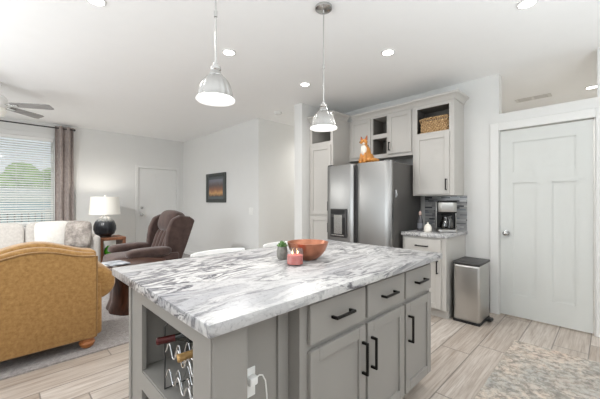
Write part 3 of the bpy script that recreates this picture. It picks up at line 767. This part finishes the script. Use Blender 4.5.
tag(mg.build('magnet_clip', M['sil'], None, origin=(3.26, fy0, 1.31)), 'small silver magnetic clip on the side of the refrigerator', 'clip')

# fox figurine on the refrigerator
fxp = thing('fox_figurine', 'orange fox figurine with a white chest sitting on the refrigerator', 'figurine', (3.29, 2.15, ft), math.radians(-90))
FS = 1.3
g = MB()
E = lambda c, a, m_=None: g.ell(tuple(FS*q for q in c), tuple(FS*q for q in a), 1, 1, m_, 20, 12)
E((0, 0.015, 0.055), (0.062, 0.075, 0.06)); E((0, -0.01, 0.11), (0.045, 0.05, 0.07)); E((0, -0.03, 0.165), (0.03, 0.032, 0.04))
E((0, -0.045, 0.205), (0.036, 0.036, 0.03)); E((0, -0.085, 0.195), (0.014, 0.03, 0.013))
for sx in (-1, 1):
    E((sx*0.045, 0.0, 0.035), (0.03, 0.055, 0.036)); E((sx*0.022, -0.06, 0.05), (0.014, 0.014, 0.055)); E((sx*0.022, -0.072, 0.01), (0.016, 0.026, 0.01))
E((0.06, 0.05, 0.03), (0.05, 0.026, 0.026)); E((0.09, 0.0, 0.028), (0.024, 0.05, 0.024))
fo = g.build('body', M['orange'], fxp, True)
rm = fo.modifiers.new('remesh', 'REMESH'); rm.mode = 'VOXEL'; rm.voxel_size = 0.005; rm.use_smooth_shade = True
sm = fo.modifiers.new('smooth', 'SMOOTH'); sm.iterations = 4
g = MB(); E((0, -0.048, 0.13), (0.03, 0.026, 0.055)); E((0, -0.066, 0.188), (0.026, 0.026, 0.013)); g.build('chest', M['cwhite'], fxp, True)
for sx in (-1, 1):
    MB().prism([(FS*(sx*0.008), FS*0.225), (FS*(sx*0.036), FS*0.222), (FS*(sx*0.034), FS*0.266)], 'y', FS*-0.052, FS*-0.036, 0.002, 1).build('ear', M['rust'], fxp, True)
    MB().ell((FS*sx*0.017, FS*-0.078, FS*0.211), (0.005, 0.004, 0.006), nu=10, nv=6).build('eye', M['black'], fxp, True)
MB().ell((0, FS*-0.115, FS*0.197), (0.007, 0.006, 0.006), nu=10, nv=6).build('nose', M['black'], fxp, True)

# ------------------------------------------------------------------ coffee corner
cm = thing('coffee_maker', 'black and steel drip coffee maker with a glass carafe', 'coffee maker', (3.70, 1.335, Z), math.radians(-62))
MB().ell((0, 0, 0.019), (0.108, 0.128, 0.019), 0.3, 0.35).build('base', M['steelv'], cm, True)
MB().box(-0.10, 0.10, 0.045, 0.122, 0.03, 0.27, 0.012, 3).build('water_tank', M['black'], cm, True)
MB().box(-0.10, 0.10, -0.07, 0.122, 0.215, 0.35, 0.012, 3).build('filter_housing', M['black'], cm, True)
MB().prism([(-0.104, 0.0), (-0.096, -0.075), (-0.06, -0.098), (0.06, -0.098), (0.096, -0.075), (0.104, 0.0)], 'z', 0.232, 0.338, 0.004, 2).build('front_band', M['steelv'], cm, True)
for sx in (-1, 1): MB().box(sx*0.104-0.005, sx*0.104+0.005, 0.02, 0.122, 0.03, 0.345, 0.004, 2).build('side_trim', M['steelv'], cm, True)
MB().box(-0.10, 0.10, -0.085, 0.118, 0.345, 0.362, 0.006, 2).build('lid', M['black'], cm, True)
ca = MB().lathe([(0, 0.038), (0.06, 0.038), (0.07, 0.05), (0.072, 0.09), (0.06, 0.14), (0.05, 0.16), (0.05, 0.175), (0.047, 0.175), (0.047, 0.16), (0.057, 0.138), (0.069, 0.09), (0.067, 0.052), (0, 0.041)], (0, -0.035, 0), 32).build('carafe', M['tint'], cm, True)
MB().lathe([(0, 0.042), (0.064, 0.042), (0.067, 0.055), (0.068, 0.085), (0, 0.085)], (0, -0.035, 0), 32).build('coffee', M['darkglass'], ca, True)
MB().lathe([(0, 0.174), (0.052, 0.174), (0.052, 0.19), (0.03, 0.2), (0, 0.2)], (0, -0.035, 0), 28).build('carafe_lid', M['black'], ca, True)
MB().tube([(0, -0.083, 0.17), (0, -0.125, 0.168), (0, -0.135, 0.14), (0, -0.128, 0.09), (0, -0.10, 0.07)], 0.009, 10).build('carafe_handle', M['black'], ca, True)
bx_, by_ = 3.60, 1.60
sb = thing('syrup_bottle', 'slim smoky bottle with a pale cap beside the refrigerator', 'bottle', (bx_, by_, Z))
MB().lathe([(0, 0), (0.032, 0), (0.034, 0.01), (0.034, 0.11), (0.026, 0.14), (0.014, 0.165), (0.014, 0.19), (0, 0.19)], n=24).build('body', M['amber'], sb, True)
MB().lathe([(0, 0.188), (0.017, 0.188), (0.017, 0.215), (0.01, 0.235), (0, 0.236)], n=20).build('cap', M['pink'], sb, True)
MB().shell([(0.0342, 0.03), (0.0348, 0.03), (0.0348, 0.09), (0.0342, 0.09)], (0, 0, 0), 24).build('label_band', M['label'], sb, True)
cr = thing('sugar_jar', 'small white ceramic jar between the bottle and the coffee maker', 'jar', (3.52, 1.475, Z))
MB().lathe([(0, 0), (0.036, 0), (0.043, 0.012), (0.043, 0.05), (0.034, 0.068), (0.03, 0.07), (0, 0.07)], n=24).build('body', M['cwhite'], cr, True)
MB().lathe([(0, 0.069), (0.033, 0.069), (0.03, 0.082), (0.012, 0.09), (0.009, 0.1), (0.012, 0.108), (0, 0.113)], n=24).build('lid', M['cwhite'], cr, True)

# ------------------------------------------------------------------ trash can
tn = thing('trash_can', 'rectangular stainless steel step trash can with a black lid', 'trash can', (3.63, 1.045, 0))
ax0, ax1, ay0, ay1 = -0.19, 0.17, -0.128, 0.128
MB().box(ax0, ax1, ay0, ay1, 0.018, 0.612, 0.028, 4).build('body', M['steelv'], tn, True)
MB().box(ax0-0.003, ax1+0.003, ay0-0.003, ay1+0.003, 0.0, 0.028, 0.012, 2).build('base', M['black'], tn, True)
MB().box(ax0-0.005, ax1+0.005, ay0-0.005, ay1+0.005, 0.606, 0.637, 0.014, 3).build('lid', M['dgrey'], tn, True)
MB().box(0.0, 0.10, ay0-0.055, ay0+0.01, 0.012, 0.03, 0.006, 2).box(0.01, 0.09, ay0-0.05, ay0-0.01, 0.03, 0.036, 0.002).build('pedal', M['black'], tn, True)

# ------------------------------------------------------------------ rug
tag(MB().box(0.95, 3.34, -2.0, 0.61, 0.0, 0.009, 0.003).build('area_rug', M['rug'], None, origin=(2.15, -0.7, 0)), 'distressed beige and blue area rug on the tile floor', 'rug')

# ------------------------------------------------------------------ ceiling fixtures
def downlight(x, y, label, power=5, r=0.052):
    t_ = thing('recessed_light', label, 'ceiling light', (x, y, H), 0, 'recessed ceiling lights')
    MB().shell([(r, -0.001), (r+0.014, -0.001), (r+0.012, -0.007), (r, -0.009)], (0, 0, 0), 32).build('trim_ring', M['trim'], t_, True)
    MB().lathe([(0, -0.001), (r, -0.001), (r*0.98, -0.005), (0, -0.006)], n=32).build('lens', M['lens'], t_, True)
    l = area('downlight_glow', (x, y, H-0.012), (0, 0, 0), 0.13, 0.13, power, (1, 0.97, 0.93), 'DISK')
    l.data.spread = math.radians(150)
downlight(1.567, 2.565, 'recessed ceiling light beside the left pendant rod')
downlight(2.658, 2.615, 'recessed ceiling light left of the right pendant lamp, over the hallway entrance')
downlight(2.655, 1.495, 'recessed ceiling light right of the right pendant, in front of the refrigerator')
downlight(2.714, 0.42, 'recessed ceiling light at the top right of the room, before the pantry door')
downlight(0.487, 2.565, 'recessed ceiling light at the top left, partly cut by the picture edge')
downlight(4.7, 3.78, 'recessed ceiling light inside the hallway behind the wall stub', 16)
downlight(5.29, 0.16, 'recessed ceiling light inside the pantry above the door', 22)
va = thing('air_vent', 'white slotted air vent on the pantry ceiling', 'vent', (5.27, 0.75, H))
MB().box(-0.08, 0.08, -0.20, 0.20, -0.008, 0, 0.003).build('frame', M['vent'], va, True)
m = MB()
for sgn in (-1, 1):
    for i in range(5): m.box(-0.055+i*0.025, -0.045+i*0.025, sgn*0.09-0.075, sgn*0.09+0.075, -0.012, -0.008)
m.build('slats', M['vent'], va, True)
tag(MB().lathe([(0, 0), (0.062, 0), (0.065, -0.02), (0.05, -0.032), (0, -0.034)], (3.2, 3.76, H), 28).build('smoke_detector', M['trim'], None, origin=(3.2, 3.76, H)), 'round white smoke detector on the ceiling at the hallway', 'smoke detector')

def pendant(x, y, label):
    t_ = thing('pendant_lamp', label, 'pendant lamp', (x, y, 0), 0, 'pendant lamps over the island')
    MB().lathe([(0, H), (0.062, H), (0.062, H-0.018), (0.05, H-0.026), (0.012, H-0.032), (0, H-0.032)], n=28).build('canopy', M['nickel'], t_, True)
    MB().tube([(0, 0, H-0.03), (0, 0, 2.26)], 0.0048, 10).tube([(0, 0, 2.275), (0, 0, 2.245)], 0.009, 10).tube([(0, 0, 2.25), (0, 0, 1.97)], 0.0052, 10).build('rod', M['nickel'], t_, True)
    MB().lathe([(0, 2.0), (0.012, 2.0), (0.014, 1.985), (0.026, 1.98), (0.028, 1.965), (0.024, 1.958), (0.03, 1.945), (0.038, 1.935), (0.036, 1.915), (0, 1.915)], n=28).build('socket_cap', M['nickel'], t_, True)
    out_ = [(0.029, 1.937), (0.044, 1.927), (0.063, 1.906), (0.077, 1.877), (0.086, 1.845), (0.090, 1.82)]
    pr_ = out_+[(0.094, 1.813), (0.091, 1.811)]+[(r_-0.003, z_-0.002) for r_, z_ in out_[::-1]]
    MB().shell(pr_, (0, 0, 0), 128, (0.03, 16)).build('shade', M['nickel'], t_, True)
    MB().lathe([(0, 1.8115), (0.097, 1.8115), (0.101, 1.807), (0.098, 1.801), (0.06, 1.797), (0, 1.796)], n=40).build('diffuser', M['pend'], t_, True)
    area('pendant_glow', (x, y, 1.79), (0, 0, 0), 0.16, 0.16, 3.5, (1, 0.97, 0.93), 'DISK')
pendant(0.815, 1.465, 'nickel dome pendant lamp over the near end of the island')
pendant(1.700, 1.480, 'nickel dome pendant lamp over the far end of the island')

# ceiling fan
cfan = thing('ceiling_fan', 'ceiling fan with grey blades in the living room', 'ceiling fan', (-0.05, 5.16, 0))
MB().lathe([(0, H), (0.07, H), (0.065, H-0.05), (0.02, H-0.06), (0.02, 2.55), (0.09, 2.54), (0.12, 2.5), (0.12, 2.42), (0.09, 2.385), (0, 2.385)], n=32).build('motor', M['white'], cfan, True)
MB().lathe([(0, 2.385), (0.10, 2.385), (0.11, 2.35), (0.085, 2.30), (0, 2.285)], n=32).build('light_bowl', M['shade'], cfan, True)
area('fan_light_glow', (-0.05, 5.16, 2.28), (0, 0, 0), 0.2, 0.2, 66, (1, 0.99, 0.97), 'DISK')
for i in range(5):
    a = math.radians(-32+72*i)
    mt = Matrix.Rotation(a, 4, 'Z') @ Matrix.Translation((0, 0, 2.43)) @ Matrix.Rotation(-0.24, 4, 'X')
    bl_ = MB().prism([(0.17, -0.045), (0.56, -0.062), (0.595, -0.05), (0.60, 0.05), (0.57, 0.062), (0.17, 0.045)], 'z', -0.004, 0.004, mat=mt).build('blade', M['blade'], cfan, True)
    MB().box(0.10, 0.24, -0.02, 0.02, -0.012, -0.004, 0.002, mat=mt).build('blade_iron', M['nickel'], bl_, True)

# ------------------------------------------------------------------ window dressing
bd = thing('window_blind', 'white horizontal slat blind in the living room window', 'blind', (-0.245, YF-0.02, wz0))
MB().box(wx0+0.01, wx1-0.01, YF-0.02, YF+0.04, wz1-0.06, wz1-0.003, 0.004).build('headrail', M['white'], bd)
m = MB(); z = wz0+0.03
while z < wz1-0.07:
    m.box(wx0+0.012, wx1-0.012, -0.024, 0.024, -0.0012, 0.0012, mat=Matrix.Translation((0, YF+0.012, z)) @ Matrix.Rotation(math.radians(27), 4, 'X')); z += 0.042
m.build('slats', M['white'], bd)
m = MB()
for xx in (wx0+0.15, -0.245, 0.2, wx1-0.15): m.box(xx-0.002, xx+0.002, YF-0.014, YF-0.012, wz0+0.02, wz1-0.05)
m.box(wx0+0.012, wx1-0.012, YF-0.012, YF+0.036, wz0+0.003, wz0+0.02, 0.003)
m.build('bottom_rail', M['white'], bd)
ct = MB(); n = 60; x0, x1 = 0.72, 1.0
fo_ = [(x0+(x1-x0)*i/n, YF-0.10+0.042*math.sin(2*PI*i/n*2.5)+0.008*math.sin(2*PI*i/n*7)) for i in range(n+1)]
bo_ = [(x, y+0.008) for x, y in fo_][::-1]
ct.prism(fo_+bo_, 'z', 0.03, 2.655)
tag(ct.build('curtain', M['curtain'], None, origin=(0.87, YF-0.1, 0.03), angle=60), 'taupe grommet curtain hanging right of the window', 'curtain')
rd = thing('curtain_rod', 'dark curtain rod above the window near the ceiling', 'curtain rod', (-0.2, YF-0.1, 2.62))
MB().cyl((-1.7, YF-0.1, 2.615), (1.0, YF-0.1, 2.615), 0.011).build('rod', M['dgrey'], rd)
MB().ell((1.01, YF-0.1, 2.615), (0.02, 0.022, 0.022)).build('finial', M['dgrey'], rd)
MB().box(0.985, 0.998, YF-0.1, YF, 2.605, 2.625).build('bracket', M['dgrey'], rd)

# ------------------------------------------------------------------ framed print, switch
fr_ = thing('framed_print', 'dark framed canyon print on the white wall', 'picture', (XP, (px(207, x=XP)[1]+px(226.5, x=XP)[1])/2, 1.24))
ya, yb = px(226.5, x=XP)[1], px(207, x=XP)[1]; z0, z1 = 1.265, 1.765
z0, z1 = CZ-1.5/305*5.9, CZ+31/305*5.9-0.03
m = MB(); fw = 0.075
m.box(XP-0.028, XP, ya, ya+fw, z0, z1, 0.006).box(XP-0.028, XP, yb-fw, yb, z0, z1, 0.006).box(XP-0.028, XP, ya+fw, yb-fw, z0, z0+fw, 0.006).box(XP-0.028, XP, ya+fw, yb-fw, z1-fw, z1, 0.006)
m.build('frame', M['frame'], fr_)
MB().box(XP-0.012, XP-0.001, ya+fw, yb-fw, z0+fw, z1-fw).build('mat_board', M['mat'], fr_)
MB().box(XP-0.015, XP-0.012, ya+fw+0.045, yb-fw-0.045, z0+fw+0.05, z1-fw-0.05).build('print', M['art'], fr_)
sy = px(251, x=XP)[1]
sw = MB().box(XP-0.006, XP, sy-0.06, sy+0.06, 1.03, 1.15, 0.003)
for q in (-0.028, 0.028): sw.box(XP-0.011, XP-0.006, sy+q-0.016, sy+q+0.016, 1.06, 1.12, 0.002)
tag(sw.build('light_switch', M['whitep'], None, origin=(XP, sy, 1.03)), 'white light switch plate on the wall right of the print', 'light switch')

# ------------------------------------------------------------------ yellow armchair (seen from behind)
CB = 0.012
ac = thing('armchair', 'gold upholstered camelback armchair seen from behind', 'armchair', (0.19, 3.09, CB))
n = 24; A = []
def arch(s, half, zc, zs): return zs+(zc-zs)*(0.5+0.5*math.cos(PI*min(1, abs(s)/half)))
hw = 0.405
pan = [(-hw, 0.09), (hw, 0.09)]+[(hw-2*hw*i/n, arch(hw-2*hw*i/n, hw*0.95, 0.862, 0.79)) for i in range(n+1)]
MB().prism(pan, 'y', 0.0, 0.06, 0.012, 2).build('back_panel', M['gold'], ac, True, angle=50)
wl = MB().tube([(-hw+0.006, 0.004, 0.1)]+[(x, 0.002, z-0.004) for x, z in pan[:1:-1]]+[(hw-0.006, 0.004, 0.1)], 0.007, 8)
wl.build('welt', M['goldw'], ac, True)
br = MB()
for (y0_, y1_, h0, h1, hwid) in ((0.04, 0.15, 0.893, 0.81, 0.415), (0.10, 0.30, 0.922, 0.825, 0.425)):
    po = [(-hwid, 0.10), (hwid, 0.10)]+[(hwid-2*hwid*i/n, arch(hwid-2*hwid*i/n, hwid, h0, h1)) for i in range(n+1)]
    br.prism(po, 'y', y0_, y1_, 0.035, 4)
br.build('backrest', M['gold'], ac, True, angle=60)
for sx in (-1, 1):
    am = MB()
    am.tube([(sx*0.42, 0.06, 0.53), (sx*0.42, 0.075, 0.53), (sx*0.425, 0.12, 0.53), (sx*0.43, 0.5, 0.53), (sx*0.435, 0.86, 0.53), (sx*0.435, 0.89, 0.53)], [0.10, 0.13, 0.145, 0.15, 0.145, 0.12], 28)
    am.box(sx*0.33, sx*0.455, 0.05, 0.86, 0.09, 0.55, 0.03, 3)
    am.build('arm', M['gold'], ac, True, angle=60)
    for yy in (0.075, 0.80):
        MB().lathe([(0, 0), (0.032, 0), (0.046, 0.012), (0.055, 0.03), (0.06, 0.045), (0.05, 0.058), (0.054, 0.07), (0.05, 0.092), (0, 0.092)], (sx*0.345, yy, 0), 28).build('foot', M['maple'], ac, True)
MB().box(-0.36, 0.36, 0.08, 0.84, 0.09, 0.30, 0.03, 3).build('seat_base', M['gold'], ac, True, angle=60)
MB().ell((0, 0.58, 0.38), (0.33, 0.32, 0.10), 0.4, 0.3).build('seat_cushion', M['gold'], ac, True, angle=60)
MB().ell((0, 0.31, 0.63), (0.32, 0.10, 0.24), 0.5, 0.4).build('back_cushion', M['gold'], ac, True, angle=60)

# ------------------------------------------------------------------ sofa and pillows
sf = thing('sofa', 'light greige sofa under the window', 'sofa', (-0.115, 6.62, CB))
MB().box(-1.36, 1.36, -0.35, 0.40, 0.08, 0.30, 0.03, 3).build('base', M['sofa'], sf, True, angle=60)
MB().box(-1.23, 1.23, 0.24, 0.46, 0.25, 0.80, 0.06, 4).build('backrest', M['sofa'], sf, True, angle=60)
for sx in (-1, 1):
    MB().box(sx*1.215, sx*1.375, -0.40, 0.44, 0.08, 0.66, 0.06, 4).build('arm', M['sofa'], sf, True, angle=60)
    for yy in (-0.30, 0.36): MB().tube([(sx*1.26, yy, 0.085), (sx*1.26, yy, 0)], [0.03, 0.022], 12).build('leg', M['walnut'], sf, True)
for i in range(3):
    MB().ell((-0.81+0.81*i, -0.06, 0.38), (0.405, 0.34, 0.09), 0.35, 0.25).build('seat_cushion', M['sofa'], sf, True, angle=60)
    MB().ell((-0.81+0.81*i, 0.15, 0.675), (0.402, 0.12, 0.225), 0.35, 0.25, Matrix.Rotation(-0.16, 4, 'X')).build('back_cushion', M['sofa'], sf, True, angle=60)
def pillow(c, w_, h_, rz, tilt, mat, label, roll=0.0):
    o_ = MB().ell((0, 0, 0), (w_/2, h_/2, 0.085), 1.0, 0.42, Matrix.Identity(4)).build('throw_pillow', mat, None, angle=60)
    o_.matrix_basis = Matrix.Translation(c) @ Matrix.Rotation(rz, 4, 'Z') @ Matrix.Rotation(tilt+PI/2, 4, 'X')
    return tag(o_, label, 'pillow')
pillow((0.64, 6.52, 0.71), 0.50, 0.46, 0.1, -0.25, M['cream'], 'plain cream throw pillow on the greige sofa')
pillow((0.94, 6.28, 0.71), 0.38, 0.46, -0.35, -0.28, M['patt'], 'grey feather patterned throw pillow at the right end of the sofa')

# ------------------------------------------------------------------ end table and lamp
et = thing('end_table', 'cherry wood open end table beside the sofa', 'table', (1.50, 6.70, CB))
MB().box(-0.21, 0.21, -0.25, 0.25, 0.53, 0.58, 0.005).build('tabletop', M['cherry'], et, True)
for sx in (-1, 1): MB().box(sx*0.21-sx*0.055, sx*0.21, -0.24, 0.24, 0.0, 0.53, 0.004).build('side_panel', M['cherry'], et, True)
MB().box(-0.155, 0.155, -0.24, 0.24, 0.22, 0.25, 0.003).build('shelf', M['cherry'], et, True)
TT = CB+0.58
tl = thing('table_lamp', 'table lamp with a dark ribbed gourd base and white drum shade', 'lamp', (1.415, 6.70, TT+0.001))
MB().lathe([(0, 0), (0.10, 0), (0.105, 0.012), (0.10, 0.022), (0, 0.022)], n=32).build('foot', M['black'], tl, True)
MB().lathe([(0, 0.02), (0.10, 0.02), (0.155, 0.06), (0.183, 0.14), (0.182, 0.21), (0.155, 0.29), (0.10, 0.355), (0.05, 0.385), (0.03, 0.40), (0, 0.40)], n=96, flute=(0.012, 24)).build('lamp_base', M['ebony'], tl, True)
MB().lathe([(0, 0.39), (0.02, 0.39), (0.02, 0.45), (0.006, 0.455), (0.006, 0.765), (0.012, 0.77), (0.012, 0.785), (0, 0.79)], n=16).build('stem', M['nickel'], tl, True)
MB().shell([(0.255, 0.425), (0.228, 0.755), (0.224, 0.755), (0.251, 0.425)], (0, 0, 0), 48).build('lamp_shade', M['shade'], tl, True)
m = MB()
for i in range(3): m.tube([(0, 0, 0.75), (0.226*math.cos(2.1*i), 0.226*math.sin(2.1*i), 0.75)], 0.003, 6)
m.build('shade_spider', M['nickel'], tl, True)
MB().ell((0, 0, 0.56), (0.035, 0.035, 0.05)).build('bulb', M['pend'], tl, True)
pl = bpy.data.lights.new('table_lamp_glow', 'POINT'); pl.energy = 7; pl.shadow_soft_size = 0.05; pl.color = (1, 0.95, 0.88)
plo = bpy.data.objects.new('table_lamp_glow', pl); S.collection.objects.link(plo); plo.location = (1.415, 6.70, TT+0.66)
gj = MB().lathe([(0, 0), (0.045, 0), (0.066, 0.04), (0.07, 0.09), (0.055, 0.14), (0.03, 0.165), (0.03, 0.18), (0, 0.18)], (1.43, 6.50, CB+0.251), 28)
tag(gj.build('vase', M['lime'], None, origin=(1.43, 6.50, CB+0.251)), 'small bright green vase on the shelf of the end table', 'vase')
wb = MB().box(1.365, 1.40, 6.64, 6.84, CB+0.2505, CB+0.46, 0.004)
tag(wb.build('book', M['paper'], None, origin=(1.39, 6.7, CB+0.251)), 'white book standing on the shelf of the end table', 'book')

# ------------------------------------------------------------------ recliner
rl = thing('recliner', 'brown suede wing recliner facing the sofa', 'recliner', (1.53, 4.89, CB), math.radians(-86))
MB().box(-0.30, 0.30, -0.36, 0.34, 0.04, 0.30, 0.03, 3).build('base', M['brown'], rl, True, angle=60)
MB().ell((0, -0.12, 0.40), (0.285, 0.36, 0.11), 0.4, 0.3).build('seat_cushion', M['brown'], rl, True, angle=60)
MB().box(-0.28, 0.28, -0.47, -0.38, 0.08, 0.42, 0.035, 3).build('footrest', M['brown'], rl, True, angle=60)
bt = Matrix.Translation((0, 0.22, 0.40)) @ Matrix.Rotation(-0.32, 4, 'X')
q = MB(); q.box(-0.29, 0.29, 0.02, 0.18, -0.15, 0.66, 0.06, 4, bt); q.build('backrest', M['brown'], rl, True, angle=60)
q = MB()
for i in range(4): q.ell(bt @ Vector((-0.165+0.11*i, 0.0, 0.18)), (0.062, 0.075, 0.25), 0.6, 0.8, Matrix.Rotation(-0.32, 4, 'X'), 20, 14)
q.build('back_cushion', M['brown'], rl, True, angle=60)
q = MB(); q.ell(bt @ Vector((0, 0.03, 0.57)), (0.26, 0.135, 0.18), 0.7, 0.5, Matrix.Rotation(-0.32, 4, 'X')); q.build('headrest', M['brown'], rl, True, angle=60)
for sx in (-1, 1):
    q = MB()
    wing = [(0.19, -0.04), (0.0, -0.02), (-0.09, 0.12), (-0.13, 0.28), (-0.15, 0.42), (-0.13, 0.58), (-0.04, 0.66), (0.12, 0.69), (0.22, 0.66), (0.21, 0.3)]
    q.prism(wing, 'x', sx*0.27, sx*0.37, 0.032, 4, bt)
    q.build('wing', M['brown'], rl, True, angle=60)
    q = MB(); q.box(sx*0.28, sx*0.41, -0.32, 0.36, 0.04, 0.50, 0.035, 3); q.build('arm', M['brown'], rl, True, angle=60)
    q = MB(); q.ell((sx*0.355, -0.06, 0.535), (0.105, 0.30, 0.07), 0.6, 0.55); q.build('arm_pad', M['brown'], rl, True, angle=60)

# ------------------------------------------------------------------ stump side table with magazines
st = thing('stump_table', 'dark live-edge wooden side table between the gold armchair and island', 'table', (1.13, 3.97, CB))
tr = MB(); n = 40; rng = [random.uniform(-1, 1) for _ in range(9)]
def wob(a, s0): return 1+s0*(0.5*math.sin(3*a+1)+0.3*math.sin(5*a+2)+0.35*math.sin(8*a))
b = bmesh.new(); rings = []
for z, r in ((0, 0.27), (0.02, 0.275), (0.12, 0.24), (0.28, 0.23), (0.42, 0.27), (0.485, 0.30)):
    rings.append([b.verts.new((r*wob(2*PI*i/n, 0.09)*math.cos(2*PI*i/n), r*wob(2*PI*i/n, 0.09)*math.sin(2*PI*i/n), z)) for i in range(n)])
for r0, r1 in zip(rings, rings[1:]):
    for i in range(n): b.faces.new((r0[i], r0[(i+1) % n], r1[(i+1) % n], r1[i]))
b.faces.new(rings[0][::-1]); b.faces.new(rings[-1])
tr._add(b); tr.build('trunk', M['walnut'], st, True, angle=50)
MB().prism([(0.36*wob(2*PI*i/n, 0.05)*math.cos(2*PI*i/n), 0.33*wob(2*PI*i/n, 0.05)*math.sin(2*PI*i/n)) for i in range(n)], 'z', 0.485, 0.525, 0.008, 2).build('tabletop', M['walnut'], st, True, angle=50)
for i, (x, y, rz, lab) in enumerate(((0.92, 4.02, 0.5, 'grey magazine lying lowest on the stump table'), (0.95, 4.0, 0.15, 'grey magazine lying topmost on the stump table'))):
    mt = Matrix.Translation((x, y, CB+0.526+0.011*i)) @ Matrix.Rotation(rz, 4, 'Z')
    mo = MB().box(-0.105, 0.105, -0.14, 0.14, 0, 0.010, 0.002).build('magazine', M['mag'] if i else M['paper'], None)
    mo.matrix_basis = mt; tag(mo, lab if i else 'white magazine lying under a grey one on the stump table', 'magazine')
